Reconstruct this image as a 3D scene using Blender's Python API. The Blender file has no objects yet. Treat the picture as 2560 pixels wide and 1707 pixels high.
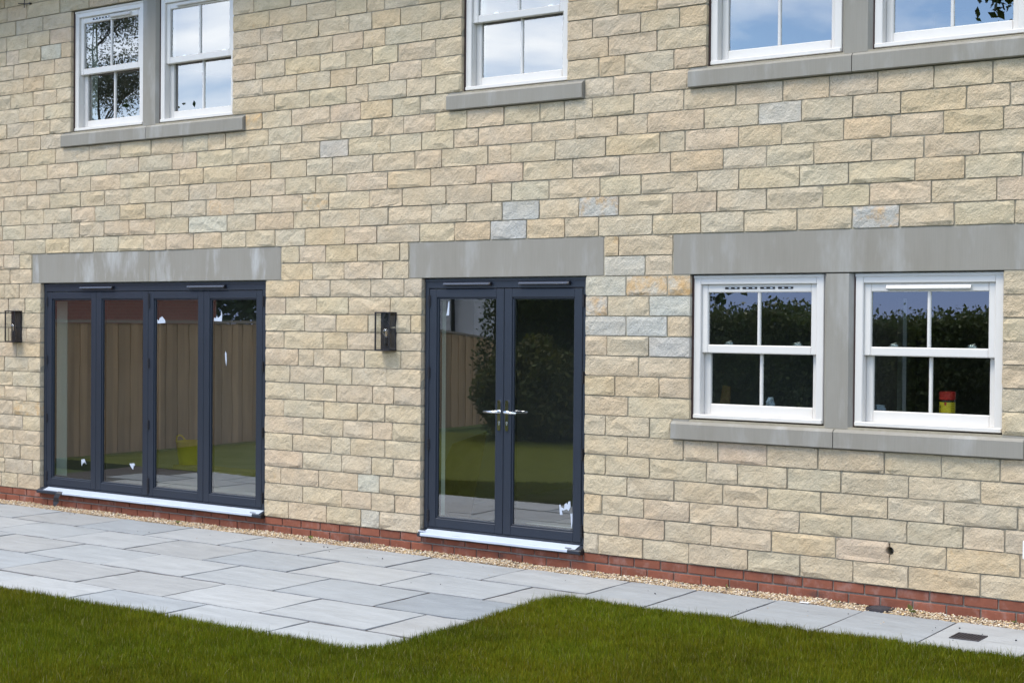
import bpy, bmesh, math, random
import numpy as np
from mathutils import Vector, Matrix

random.seed(7)
RNG = np.random.default_rng(7)
scene = bpy.context.scene

# ------------------------------------------------------------------ camera
CAM_F, CAM_YAW, CAM_PITCH, CAM_ROLL = 3694.177, -0.611671874, -0.0135233541, 0.00781170157
CAM_LOC = Vector((12.9920258, -9.54506746, 1.90282433))      # wall face is y = 0, ground z = 0
cy_, sy_ = math.cos(CAM_YAW), math.sin(CAM_YAW)
cp_, sp_ = math.cos(CAM_PITCH), math.sin(CAM_PITCH)
FWD = Vector((sy_ * cp_, cy_ * cp_, sp_))
_r = Vector((cy_, -sy_, 0))
_u = _r.cross(FWD)
RIGHT = _r * math.cos(CAM_ROLL) + _u * math.sin(CAM_ROLL)
UP = -_r * math.sin(CAM_ROLL) + _u * math.cos(CAM_ROLL)
cam = bpy.data.cameras.new('camera')
cam.sensor_width = 36.0
cam.lens = CAM_F / 2560 * 36.0
cam.clip_start, cam.clip_end = 0.1, 500
cam_ob = bpy.data.objects.new('camera', cam)
cam_ob.matrix_world = Matrix((
    (RIGHT.x, UP.x, -FWD.x, CAM_LOC.x),
    (RIGHT.y, UP.y, -FWD.y, CAM_LOC.y),
    (RIGHT.z, UP.z, -FWD.z, CAM_LOC.z), (0, 0, 0, 1)))
scene.collection.objects.link(cam_ob)
scene.camera = cam_ob

# ------------------------------------------------------------------ world, sun, exposure
SUN_EL, SUN_AZ = math.radians(60), math.radians(205)   # azimuth from +Y, clockwise
world = bpy.data.worlds.new('World')
scene.world = world
world.use_nodes = True
wt = world.node_tree
wt.nodes.clear()
def wn(t, **k):
    n = wt.nodes.new(t)
    for a, b in k.items(): setattr(n, a, b)
    return n
wo = wn('ShaderNodeOutputWorld')
sky = wn('ShaderNodeTexSky', sky_type='NISHITA', sun_disc=False, sun_elevation=SUN_EL, sun_rotation=SUN_AZ)
sky.altitude = 1800
sky.air_density, sky.dust_density, sky.ozone_density = 1.0, 0.05, 3.0
bg1 = wn('ShaderNodeBackground'); bg1.inputs[1].default_value = 0.15
bg2 = wn('ShaderNodeBackground'); bg2.inputs[0].default_value = (0.95, 0.98, 1.0, 1); bg2.inputs[1].default_value = 1.85
mixw = wn('ShaderNodeMixShader')
tcw = wn('ShaderNodeTexCoord'); sep = wn('ShaderNodeSeparateXYZ')
mx = wn('ShaderNodeMath', operation='MAXIMUM'); mx.inputs[1].default_value = 0.0
ad = wn('ShaderNodeMath', operation='ADD'); ad.inputs[1].default_value = 0.16
dx = wn('ShaderNodeMath', operation='DIVIDE'); dy = wn('ShaderNodeMath', operation='DIVIDE')
cmb = wn('ShaderNodeCombineXYZ'); cmb.inputs[2].default_value = 8.8
nz = wn('ShaderNodeTexNoise'); nz.inputs['Scale'].default_value = 0.95; nz.inputs['Detail'].default_value = 9
nz.inputs['Roughness'].default_value = 0.55; nz.inputs['Distortion'].default_value = 0.35
rp = wn('ShaderNodeValToRGB'); rp.color_ramp.elements[0].position = 0.45; rp.color_ramp.elements[1].position = 0.68
rp.color_ramp.elements[0].color = (0.02, 0.02, 0.02, 1); rp.color_ramp.elements[1].color = (0.95, 0.95, 0.95, 1)
L = wt.links.new
L(tcw.outputs['Generated'], sep.inputs[0]); L(sep.outputs[2], mx.inputs[0]); L(mx.outputs[0], ad.inputs[0])
L(sep.outputs[0], dx.inputs[0]); L(ad.outputs[0], dx.inputs[1]); L(sep.outputs[1], dy.inputs[0]); L(ad.outputs[0], dy.inputs[1])
L(dx.outputs[0], cmb.inputs[0]); L(dy.outputs[0], cmb.inputs[1]); L(cmb.outputs[0], nz.inputs['Vector'])
L(nz.outputs['Fac'], rp.inputs[0]); L(rp.outputs[0], mixw.inputs[0])
L(sky.outputs[0], bg1.inputs[0]); L(bg1.outputs[0], mixw.inputs[1]); L(bg2.outputs[0], mixw.inputs[2])
# blue-grey cloud bank low all round the horizon
bg3 = wn('ShaderNodeBackground'); bg3.inputs[0].default_value = (0.20, 0.34, 0.80, 1); bg3.inputs[1].default_value = 0.6
mixb = wn('ShaderNodeMixShader')
bank = wn('ShaderNodeMapRange', interpolation_type='SMOOTHSTEP'); bank.inputs['From Min'].default_value = 0.035; bank.inputs['From Max'].default_value = 0.13
bank.inputs['To Min'].default_value = 0.9; bank.inputs['To Max'].default_value = 0.0
L(sep.outputs[2], bank.inputs['Value']); L(bank.outputs[0], mixb.inputs[0]); L(mixw.outputs[0], mixb.inputs[1]); L(bg3.outputs[0], mixb.inputs[2])
L(mixb.outputs[0], wo.inputs[0])

sun = bpy.data.lights.new('sun', 'SUN')
sun.energy, sun.angle, sun.color = 1.5, math.radians(24), (1.0, 0.93, 0.80)
sun_ob = bpy.data.objects.new('sun', sun)
sd = Vector((math.sin(SUN_AZ) * math.cos(SUN_EL), math.cos(SUN_AZ) * math.cos(SUN_EL), math.sin(SUN_EL)))
sun_ob.rotation_euler = sd.to_track_quat('Z', 'Y').to_euler()
sun_ob.location = (0, -20, 20)
scene.collection.objects.link(sun_ob)

scene.view_settings.view_transform = 'Standard'
scene.view_settings.look = 'None'
scene.view_settings.gamma = 1.0
scene.view_settings.exposure = 1.25
scene.render.engine = 'CYCLES'
scene.cycles.max_bounces = 10
scene.cycles.transparent_max_bounces = 12

# ------------------------------------------------------------------ pixel -> place
def ray(px, py):
    return FWD + ((px - 1280) / CAM_F) * RIGHT - ((py - 853.5) / CAM_F) * UP
def on_wall(px, py, y=0.0):
    d = ray(px, py); return CAM_LOC + d * ((y - CAM_LOC.y) / d.y)
def on_ground(px, py, z=0.0):
    d = ray(px, py); return CAM_LOC + d * ((z - CAM_LOC.z) / d.z)
def to_px(P):
    d = Vector(P) - CAM_LOC; z = d.dot(FWD)
    return 1280 + CAM_F * d.dot(RIGHT) / z, 853.5 - CAM_F * d.dot(UP) / z

# ------------------------------------------------------------------ materials
def new_mat(name):
    m = bpy.data.materials.new(name); m.use_nodes = True
    nt = m.node_tree
    b = nt.nodes['Principled BSDF']
    return m, nt, b
def N(nt, t, **k):
    n = nt.nodes.new(t)
    for a, v in k.items():
        if a.startswith('i_'): n.inputs[a[2:].replace('_', ' ')].default_value = v
        else: setattr(n, a, v)
    return n
def simple(name, col, rough=0.5, metal=0.0, var=0.06, scale=8.0, bump=0.0, bscale=60.0, spec=0.5, coat=0.0):
    m, nt, b = new_mat(name); l = nt.links.new
    tc = N(nt, 'ShaderNodeNewGeometry')
    n1 = N(nt, 'ShaderNodeTexNoise', i_Scale=scale, i_Detail=5.0)
    l(tc.outputs['Position'], n1.inputs['Vector'])
    mp = N(nt, 'ShaderNodeMapRange'); mp.inputs['From Min'].default_value = .3; mp.inputs['From Max'].default_value = .7
    mp.inputs['To Min'].default_value = 1 - var; mp.inputs['To Max'].default_value = 1 + var
    l(n1.outputs['Fac'], mp.inputs['Value'])
    vm = N(nt, 'ShaderNodeVectorMath', operation='SCALE'); vm.inputs[0].default_value = col[:3]
    l(mp.outputs[0], vm.inputs['Scale']); l(vm.outputs[0], b.inputs['Base Color'])
    b.inputs['Roughness'].default_value = rough; b.inputs['Metallic'].default_value = metal
    b.inputs['Specular IOR Level'].default_value = spec
    b.inputs['Coat Weight'].default_value = coat
    if bump:
        n2 = N(nt, 'ShaderNodeTexNoise', i_Scale=bscale, i_Detail=4.0)
        l(tc.outputs['Position'], n2.inputs['Vector'])
        bp = N(nt, 'ShaderNodeBump', i_Strength=bump, i_Distance=0.004)
        l(n2.outputs['Fac'], bp.inputs['Height']); l(bp.outputs[0], b.inputs['Normal'])
    return m

def mat_stone():
    m, nt, b = new_mat('rock_faced_stone'); l = nt.links.new
    geo = N(nt, 'ShaderNodeNewGeometry')
    at = N(nt, 'ShaderNodeAttribute', attribute_name='tint')
    rn = N(nt, 'ShaderNodeAttribute', attribute_name='shift')
    pos = N(nt, 'ShaderNodeVectorMath', operation='ADD')
    l(geo.outputs['Position'], pos.inputs[0]); l(rn.outputs['Vector'], pos.inputs[1])
    # broad mottling
    n1 = N(nt, 'ShaderNodeTexNoise', i_Scale=9.0, i_Detail=5.0, i_Roughness=0.6); l(pos.outputs[0], n1.inputs['Vector'])
    r1 = N(nt, 'ShaderNodeMapRange'); r1.inputs['From Min'].default_value = .3; r1.inputs['From Max'].default_value = .7
    r1.inputs['To Min'].default_value = .90; r1.inputs['To Max'].default_value = 1.08
    l(n1.outputs['Fac'], r1.inputs['Value'])
    sc = N(nt, 'ShaderNodeVectorMath', operation='SCALE'); l(at.outputs['Color'], sc.inputs[0]); l(r1.outputs[0], sc.inputs['Scale'])
    # grain
    n2 = N(nt, 'ShaderNodeTexNoise', i_Scale=230.0, i_Detail=2.0); l(pos.outputs[0], n2.inputs['Vector'])
    r2 = N(nt, 'ShaderNodeMapRange'); r2.inputs['From Min'].default_value = .25; r2.inputs['From Max'].default_value = .75
    r2.inputs['To Min'].default_value = .86; r2.inputs['To Max'].default_value = 1.12
    l(n2.outputs['Fac'], r2.inputs['Value'])
    sc2 = N(nt, 'ShaderNodeVectorMath', operation='SCALE'); l(sc.outputs[0], sc2.inputs[0]); l(r2.outputs[0], sc2.inputs['Scale'])
    # warm pink/grey drift
    n3 = N(nt, 'ShaderNodeTexNoise', i_Scale=5.0, i_Detail=3.0); l(pos.outputs[0], n3.inputs['Vector'])
    drift = N(nt, 'ShaderNodeMix', data_type='RGBA', blend_type='MULTIPLY'); drift.inputs['Factor'].default_value = 1.0
    ramp = N(nt, 'ShaderNodeValToRGB'); ramp.color_ramp.elements[0].position = .35; ramp.color_ramp.elements[1].position = .65
    ramp.color_ramp.elements[0].color = (1.02, .992, .96, 1); ramp.color_ramp.elements[1].color = (.985, 1.0, 1.02, 1)
    l(n3.outputs['Fac'], ramp.inputs[0]); l(sc2.outputs[0], drift.inputs['A']); l(ramp.outputs[0], drift.inputs['B'])
    # iron stain, amount carried per stone in alpha
    n4 = N(nt, 'ShaderNodeTexNoise', i_Scale=11.0, i_Detail=6.0, i_Roughness=.65); l(pos.outputs[0], n4.inputs['Vector'])
    sm = N(nt, 'ShaderNodeMath', operation='ADD'); l(n4.outputs['Fac'], sm.inputs[0]); l(at.outputs['Alpha'], sm.inputs[1])
    r4 = N(nt, 'ShaderNodeMapRange'); r4.inputs['From Min'].default_value = .78; r4.inputs['From Max'].default_value = 1.02
    r4.inputs['To Min'].default_value = 0; r4.inputs['To Max'].default_value = .75
    l(sm.outputs[0], r4.inputs['Value'])
    st = N(nt, 'ShaderNodeMix', data_type='RGBA'); st.inputs['B'].default_value = (.56, .33, .12, 1)
    l(r4.outputs[0], st.inputs['Factor']); l(drift.outputs['Result'], st.inputs['A'])
    # small pits
    vo = N(nt, 'ShaderNodeTexVoronoi', i_Scale=19.0); l(pos.outputs[0], vo.inputs['Vector'])
    pit = N(nt, 'ShaderNodeMapRange'); pit.inputs['From Min'].default_value = .045; pit.inputs['From Max'].default_value = .11
    pit.inputs['To Min'].default_value = .62; pit.inputs['To Max'].default_value = 1.0
    l(vo.outputs['Distance'], pit.inputs['Value'])
    sc3 = N(nt, 'ShaderNodeVectorMath', operation='SCALE'); l(st.outputs['Result'], sc3.inputs[0]); l(pit.outputs[0], sc3.inputs['Scale'])
    l(sc3.outputs[0], b.inputs['Base Color'])
    b.inputs['Roughness'].default_value = .95; b.inputs['Specular IOR Level'].default_value = .15
    # chiselled relief: diagonal strokes + rubble noise
    mp = N(nt, 'ShaderNodeMapping'); mp.inputs['Scale'].default_value = (.78, 1, 1.25)
    mq = N(nt, 'ShaderNodeMapping'); mq.inputs['Rotation'].default_value = (0, math.radians(50), 0)
    l(pos.outputs[0], mq.inputs['Vector']); l(mq.outputs[0], mp.inputs['Vector'])
    h1 = N(nt, 'ShaderNodeTexNoise', i_Scale=20.0, i_Detail=6.0, i_Roughness=.64); l(mp.outputs[0], h1.inputs['Vector'])
    h2 = N(nt, 'ShaderNodeTexNoise', i_Scale=70.0, i_Detail=5.0, i_Roughness=.72); l(pos.outputs[0], h2.inputs['Vector'])
    b1 = N(nt, 'ShaderNodeBump', i_Strength=.75, i_Distance=.026); l(h1.outputs['Fac'], b1.inputs['Height'])
    b2 = N(nt, 'ShaderNodeBump', i_Strength=.85, i_Distance=.008); l(h2.outputs['Fac'], b2.inputs['Height']); l(b1.outputs[0], b2.inputs['Normal'])
    l(b2.outputs[0], b.inputs['Normal'])
    return m

def mat_brick():
    m, nt, b = new_mat('red_brick'); l = nt.links.new
    geo = N(nt, 'ShaderNodeNewGeometry'); at = N(nt, 'ShaderNodeObjectInfo')
    n1 = N(nt, 'ShaderNodeTexNoise', i_Scale=14.0, i_Detail=6.0, i_Roughness=.65); l(geo.outputs['Position'], n1.inputs['Vector'])
    rp_ = N(nt, 'ShaderNodeValToRGB'); e = rp_.color_ramp.elements
    e[0].position, e[0].color = .3, (.190, .066, .040, 1); e[1].position, e[1].color = .72, (.255, .090, .054, 1)
    l(n1.outputs['Fac'], rp_.inputs[0])
    mr = N(nt, 'ShaderNodeMapRange'); mr.inputs['To Min'].default_value = .85; mr.inputs['To Max'].default_value = 1.12
    l(at.outputs['Random'], mr.inputs['Value'])
    sc = N(nt, 'ShaderNodeVectorMath', operation='SCALE'); l(rp_.outputs[0], sc.inputs[0]); l(mr.outputs[0], sc.inputs['Scale'])
    # lime bloom / scuffs
    mp = N(nt, 'ShaderNodeMapping'); mp.inputs['Scale'].default_value = (1.2, 1, .8); l(geo.outputs['Position'], mp.inputs['Vector'])
    n2 = N(nt, 'ShaderNodeTexNoise', i_Scale=7.0, i_Detail=9.0, i_Roughness=.72); l(mp.outputs[0], n2.inputs['Vector'])
    r2 = N(nt, 'ShaderNodeMapRange'); r2.inputs['From Min'].default_value = .52; r2.inputs['From Max'].default_value = .74
    r2.inputs['To Max'].default_value = .42; l(n2.outputs['Fac'], r2.inputs['Value'])
    mx_ = N(nt, 'ShaderNodeMix', data_type='RGBA'); mx_.inputs['B'].default_value = (.46, .36, .33, 1)
    l(r2.outputs[0], mx_.inputs['Factor']); l(sc.outputs[0], mx_.inputs['A'])
    last = mx_.outputs['Result']
    for px, py, rad in ((888, 1347, .17), (1252, 1388, .08), (2040, 1486, .10), (912, 1352, .12)):      # sooty dirt splashes low on the bricks
        P = on_wall(px, py)
        sb = N(nt, 'ShaderNodeVectorMath', operation='SUBTRACT'); sb.inputs[1].default_value = P; l(geo.outputs['Position'], sb.inputs[0])
        sv = N(nt, 'ShaderNodeVectorMath', operation='MULTIPLY'); sv.inputs[1].default_value = (1, 1, 2.6); l(sb.outputs[0], sv.inputs[0])
        ln = N(nt, 'ShaderNodeVectorMath', operation='LENGTH'); l(sv.outputs[0], ln.inputs[0])
        nn = N(nt, 'ShaderNodeTexNoise', i_Scale=70.0, i_Detail=3.0); l(geo.outputs['Position'], nn.inputs['Vector'])
        ma = N(nt, 'ShaderNodeMath', operation='MULTIPLY_ADD'); ma.inputs[1].default_value = rad * 1.6; l(nn.outputs['Fac'], ma.inputs[0]); l(ln.outputs['Value'], ma.inputs[2])
        fr_ = N(nt, 'ShaderNodeMapRange'); fr_.inputs['From Min'].default_value = rad * .75; fr_.inputs['From Max'].default_value = rad * 1.7
        fr_.inputs['To Min'].default_value = .75; fr_.inputs['To Max'].default_value = 0; l(ma.outputs[0], fr_.inputs['Value'])
        mk = N(nt, 'ShaderNodeMix', data_type='RGBA'); mk.inputs['B'].default_value = (.05, .04, .038, 1); l(fr_.outputs[0], mk.inputs['Factor']); l(last, mk.inputs['A']); last = mk.outputs['Result']
    l(last, b.inputs['Base Color'])
    b.inputs['Roughness'].default_value = .85; b.inputs['Specular IOR Level'].default_value = .25
    h = N(nt, 'ShaderNodeTexNoise', i_Scale=160.0, i_Detail=4.0); l(geo.outputs['Position'], h.inputs['Vector'])
    bp = N(nt, 'ShaderNodeBump', i_Strength=.3, i_Distance=.003); l(h.outputs['Fac'], bp.inputs['Height']); l(bp.outputs[0], b.inputs['Normal'])
    return m

def mat_cast(name, streak):
    """smooth cast stone for lintels and sills; streak = how much pale lime bloom"""
    m, nt, b = new_mat(name); l = nt.links.new
    geo = N(nt, 'ShaderNodeNewGeometry')
    mp = N(nt, 'ShaderNodeMapping'); mp.inputs['Scale'].default_value = (3.2, 3.2, .9); l(geo.outputs['Position'], mp.inputs['Vector'])
    n1 = N(nt, 'ShaderNodeTexNoise', i_Scale=1.3, i_Detail=7.0, i_Roughness=.6); l(mp.outputs[0], n1.inputs['Vector'])
    rp_ = N(nt, 'ShaderNodeValToRGB'); e = rp_.color_ramp.elements
    e[0].position, e[0].color = .3, (.240, .220, .183, 1); e[1].position, e[1].color = .7, (.272, .255, .220, 1)
    l(n1.outputs['Fac'], rp_.inputs[0])
    mp2 = N(nt, 'ShaderNodeMapping'); mp2.inputs['Scale'].default_value = (2.1, 2, .55); mp2.inputs['Location'].default_value = (3.1, 0, .4)
    l(geo.outputs['Position'], mp2.inputs['Vector'])
    n2 = N(nt, 'ShaderNodeTexNoise', i_Scale=2.1, i_Detail=8.0, i_Roughness=.62); l(mp2.outputs[0], n2.inputs['Vector'])
    r2 = N(nt, 'ShaderNodeMapRange'); r2.inputs['From Min'].default_value = .52; r2.inputs['From Max'].default_value = .68
    r2.inputs['To Max'].default_value = streak; l(n2.outputs['Fac'], r2.inputs['Value'])
    mx_ = N(nt, 'ShaderNodeMix', data_type='RGBA'); mx_.inputs['B'].default_value = (.50, .50, .49, 1)
    l(r2.outputs[0], mx_.inputs['Factor']); l(rp_.outputs[0], mx_.inputs['A'])
    # faint vertical combing
    mp3 = N(nt, 'ShaderNodeMapping'); mp3.inputs['Scale'].default_value = (60, 60, 2.2); l(geo.outputs['Position'], mp3.inputs['Vector'])
    n3 = N(nt, 'ShaderNodeTexNoise', i_Scale=2.0, i_Detail=2.0); l(mp3.outputs[0], n3.inputs['Vector'])
    r3 = N(nt, 'ShaderNodeMapRange'); r3.inputs['To Min'].default_value = .93; r3.inputs['To Max'].default_value = 1.07; l(n3.outputs['Fac'], r3.inputs['Value'])
    sc = N(nt, 'ShaderNodeVectorMath', operation='SCALE'); l(mx_.outputs['Result'], sc.inputs[0]); l(r3.outputs[0], sc.inputs['Scale'])
    l(sc.outputs[0], b.inputs['Base Color'])
    b.inputs['Roughness'].default_value = .85; b.inputs['Specular IOR Level'].default_value = .25
    h = N(nt, 'ShaderNodeTexNoise', i_Scale=140.0, i_Detail=4.0); l(geo.outputs['Position'], h.inputs['Vector'])
    bp = N(nt, 'ShaderNodeBump', i_Strength=.18, i_Distance=.003); l(h.outputs['Fac'], bp.inputs['Height']); l(bp.outputs[0], b.inputs['Normal'])
    return m

def mat_slab():
    m, nt, b = new_mat('riven_sandstone_paving'); l = nt.links.new
    geo = N(nt, 'ShaderNodeNewGeometry'); at = N(nt, 'ShaderNodeAttribute', attribute_name='tint')
    rn = N(nt, 'ShaderNodeAttribute', attribute_name='shift')
    pos = N(nt, 'ShaderNodeVectorMath', operation='ADD'); l(geo.outputs['Position'], pos.inputs[0]); l(rn.outputs['Vector'], pos.inputs[1])
    mp = N(nt, 'ShaderNodeMapping'); mp.inputs['Scale'].default_value = (.9, 3.4, 1); l(pos.outputs[0], mp.inputs['Vector'])
    n1 = N(nt, 'ShaderNodeTexNoise', i_Scale=2.6, i_Detail=9.0, i_Roughness=.62, i_Distortion=.9); l(mp.outputs[0], n1.inputs['Vector'])
    r1 = N(nt, 'ShaderNodeMapRange'); r1.inputs['From Min'].default_value = .3; r1.inputs['From Max'].default_value = .7
    r1.inputs['To Min'].default_value = .87; r1.inputs['To Max'].default_value = 1.09; l(n1.outputs['Fac'], r1.inputs['Value'])
    sc = N(nt, 'ShaderNodeVectorMath', operation='SCALE'); l(at.outputs['Color'], sc.inputs[0]); l(r1.outputs[0], sc.inputs['Scale'])
    n5 = N(nt, 'ShaderNodeTexNoise', i_Scale=180.0, i_Detail=2.0); l(pos.outputs[0], n5.inputs['Vector'])
    r5 = N(nt, 'ShaderNodeMapRange'); r5.inputs['To Min'].default_value = .9; r5.inputs['To Max'].default_value = 1.1; l(n5.outputs['Fac'], r5.inputs['Value'])
    sc5 = N(nt, 'ShaderNodeVectorMath', operation='SCALE'); l(sc.outputs[0], sc5.inputs[0]); l(r5.outputs[0], sc5.inputs['Scale'])
    l(sc5.outputs[0], b.inputs['Base Color'])
    r6 = N(nt, 'ShaderNodeMapRange'); r6.inputs['To Min'].default_value = .42; r6.inputs['To Max'].default_value = .66; l(n1.outputs['Fac'], r6.inputs['Value'])
    l(r6.outputs[0], b.inputs['Roughness']); b.inputs['Specular IOR Level'].default_value = .45
    h1 = N(nt, 'ShaderNodeTexNoise', i_Scale=3.4, i_Detail=10.0, i_Roughness=.58, i_Distortion=1.2); l(mp.outputs[0], h1.inputs['Vector'])
    b1 = N(nt, 'ShaderNodeBump', i_Strength=.6, i_Distance=.016); l(h1.outputs['Fac'], b1.inputs['Height']); l(b1.outputs[0], b.inputs['Normal'])
    return m

def mat_tint(name, rough=.8, trans=0.0, spec=.3, bump=0.0):
    m, nt, b = new_mat(name); l = nt.links.new
    at = N(nt, 'ShaderNodeAttribute', attribute_name='tint')
    l(at.outputs['Color'], b.inputs['Base Color'])
    b.inputs['Roughness'].default_value = rough; b.inputs['Specular IOR Level'].default_value = spec
    if trans:
        tr = N(nt, 'ShaderNodeBsdfTranslucent'); mx_ = N(nt, 'ShaderNodeMixShader'); mx_.inputs[0].default_value = trans
        l(at.outputs['Color'], tr.inputs[0]); l(b.outputs[0], mx_.inputs[1]); l(tr.outputs[0], mx_.inputs[2])
        l(mx_.outputs[0], nt.nodes['Material Output'].inputs[0])
    return m

def mat_glass():
    m = bpy.data.materials.new('double_glazing'); m.use_nodes = True
    nt = m.node_tree; nt.nodes.clear(); l = nt.links.new
    out = N(nt, 'ShaderNodeOutputMaterial'); mixs = N(nt, 'ShaderNodeMixShader')
    fr = N(nt, 'ShaderNodeFresnel', i_IOR=2.9)
    tr = N(nt, 'ShaderNodeBsdfTransparent'); tr.inputs[0].default_value = (.90, .94, .92, 1)
    gl = N(nt, 'ShaderNodeBsdfGlossy'); gl.inputs['Roughness'].default_value = 0.004
    gl.inputs['Color'].default_value = (1, .99, .98, 1)
    geo = N(nt, 'ShaderNodeNewGeometry')
    n = N(nt, 'ShaderNodeTexNoise', i_Scale=2.2, i_Detail=2.0); l(geo.outputs['Position'], n.inputs['Vector'])
    bp = N(nt, 'ShaderNodeBump', i_Strength=.012, i_Distance=.02); l(n.outputs['Fac'], bp.inputs['Height'])
    l(bp.outputs[0], gl.inputs['Normal'])
    fb = N(nt, 'ShaderNodeMath', operation='SUBTRACT'); fb.inputs[0].default_value = 1.0; l(geo.outputs['Backfacing'], fb.inputs[1])
    fm = N(nt, 'ShaderNodeMath', operation='MULTIPLY'); l(fr.outputs[0], fm.inputs[0]); l(fb.outputs[0], fm.inputs[1])   # one reflection per pane, at the face the ray enters
    l(fm.outputs[0], mixs.inputs[0]); l(tr.outputs[0], mixs.inputs[1]); l(gl.outputs[0], mixs.inputs[2]); l(mixs.outputs[0], out.inputs[0])
    return m

def mat_thin_glass():
    m = mat_glass().copy(); m.name = 'lantern_glass'
    for n in m.node_tree.nodes:
        if n.type == 'FRESNEL': n.inputs['IOR'].default_value = 1.5
        if n.type == 'BSDF_TRANSPARENT': n.inputs[0].default_value = (.95, .96, .96, 1)
    return m

def mat_brickwall(name, c1, c2, mortar, scale):
    m, nt, b = new_mat(name); l = nt.links.new
    tc = N(nt, 'ShaderNodeTexCoord'); mp = N(nt, 'ShaderNodeMapping'); mp.inputs['Rotation'].default_value = (math.radians(90), 0, math.radians(90))
    br = N(nt, 'ShaderNodeTexBrick'); br.inputs['Color1'].default_value = c1; br.inputs['Color2'].default_value = c2; br.inputs['Mortar'].default_value = mortar
    br.inputs['Scale'].default_value = scale; br.inputs['Mortar Size'].default_value = .015
    sep_ = N(nt, 'ShaderNodeSeparateXYZ'); cb = N(nt, 'ShaderNodeCombineXYZ')
    l(tc.outputs['Object'], sep_.inputs[0])
    ad_ = N(nt, 'ShaderNodeMath', operation='ADD'); l(sep_.outputs[0], ad_.inputs[0]); l(sep_.outputs[1], ad_.inputs[1])
    l(ad_.outputs[0], cb.inputs[0]); l(sep_.outputs[2], cb.inputs[1])
    l(cb.outputs[0], br.inputs['Vector']); l(br.outputs['Color'], b.inputs['Base Color'])
    b.inputs['Roughness'].default_value = .9
    return m

def mat_wood(name, col, dark, stretch=(7, 7, .55), scale=1.6):
    m, nt, b = new_mat(name); l = nt.links.new
    tc = N(nt, 'ShaderNodeNewGeometry'); oi = N(nt, 'ShaderNodeObjectInfo')
    mp = N(nt, 'ShaderNodeMapping'); mp.inputs['Scale'].default_value = stretch; l(tc.outputs['Position'], mp.inputs['Vector'])
    n1 = N(nt, 'ShaderNodeTexNoise', i_Scale=scale, i_Detail=8.0, i_Roughness=.6, i_Distortion=.6); l(mp.outputs[0], n1.inputs['Vector'])
    rp_ = N(nt, 'ShaderNodeValToRGB'); e = rp_.color_ramp.elements
    e[0].position, e[0].color = .35, (*dark, 1); e[1].position, e[1].color = .65, (*col, 1); l(n1.outputs['Fac'], rp_.inputs[0])
    mr = N(nt, 'ShaderNodeMapRange'); mr.inputs['To Min'].default_value = .72; mr.inputs['To Max'].default_value = 1.15; l(oi.outputs['Random'], mr.inputs['Value'])
    sc = N(nt, 'ShaderNodeVectorMath', operation='SCALE'); l(rp_.outputs[0], sc.inputs[0]); l(mr.outputs[0], sc.inputs['Scale']); l(sc.outputs[0], b.inputs['Base Color'])
    b.inputs['Roughness'].default_value = .8
    return m

def mat_tiles():
    m, nt, b = new_mat('roof_tiles'); l = nt.links.new
    tc = N(nt, 'ShaderNodeTexCoord'); w = N(nt, 'ShaderNodeTexBrick'); w.inputs['Scale'].default_value = 3.0
    w.inputs['Color1'].default_value = (.16, .07, .05, 1); w.inputs['Color2'].default_value = (.2, .09, .06, 1); w.inputs['Mortar'].default_value = (.05, .03, .03, 1)
    l(tc.outputs['Object'], w.inputs['Vector']); l(w.outputs['Color'], b.inputs['Base Color']); b.inputs['Roughness'].default_value = .85
    return m

def mat_ground(name, c1, c2, scale, bump=.4):
    m, nt, b = new_mat(name); l = nt.links.new
    tc = N(nt, 'ShaderNodeNewGeometry')
    n1 = N(nt, 'ShaderNodeTexNoise', i_Scale=scale, i_Detail=8.0, i_Roughness=.7); l(tc.outputs['Position'], n1.inputs['Vector'])
    rp_ = N(nt, 'ShaderNodeValToRGB'); e = rp_.color_ramp.elements
    e[0].position, e[0].color = .35, (*c1, 1); e[1].position, e[1].color = .65, (*c2, 1); l(n1.outputs['Fac'], rp_.inputs[0]); l(rp_.outputs[0], b.inputs['Base Color'])
    n2 = N(nt, 'ShaderNodeTexNoise', i_Scale=scale * 8, i_Detail=4.0); l(tc.outputs['Position'], n2.inputs['Vector'])
    bp = N(nt, 'ShaderNodeBump', i_Strength=bump, i_Distance=.02); l(n2.outputs['Fac'], bp.inputs['Height']); l(bp.outputs[0], b.inputs['Normal'])
    b.inputs['Roughness'].default_value = .95; b.inputs['Specular IOR Level'].default_value = .1
    return m

M = {}
M['stone'] = mat_stone()
M['mortar'] = simple('lime_mortar', (.32, .285, .215), .95, var=.12, scale=22, bump=.5, bscale=220, spec=.15)
M['brick_mortar'] = simple('grey_mortar', (.255, .228, .195), .95, var=.12, scale=30, bump=.5, bscale=220, spec=.15)
M['brick'] = mat_brick()
M['cast'] = mat_cast('cast_stone', .28)
M['cast_bloom'] = mat_cast('cast_stone_with_lime_bloom', .62)
M['upvc'] = simple('white_frame', (.64, .61, .565), .36, var=.015, spec=.5)
M['vinyl_seal'] = simple('brown_sealant', (.05, .022, .018), .7)
M['gasket'] = simple('black_gasket', (.012, .012, .013), .6)
M['anthracite'] = simple('anthracite_aluminium', (.016, .022, .035), .40, var=.04, spec=.5)
M['anth_light'] = simple('anthracite_vent', (.075, .08, .1), .22, var=.02, spec=.7)
M['black'] = simple('black_metal', (.012, .011, .014), .38, spec=.5)
M['chrome'] = simple('polished_chrome', (.86, .87, .88), .12, metal=1.0, var=.01)
M['satin'] = simple('satin_steel', (.62, .64, .66), .28, metal=1.0, var=.02)
M['film'] = simple('white_protective_film', (.47, .52, .60), .25, var=.02, spec=.6)
M['film_dark'] = simple('film_underside', (.03, .03, .035), .4)
M['glass'] = mat_glass()
M['lglass'] = mat_thin_glass()
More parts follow.
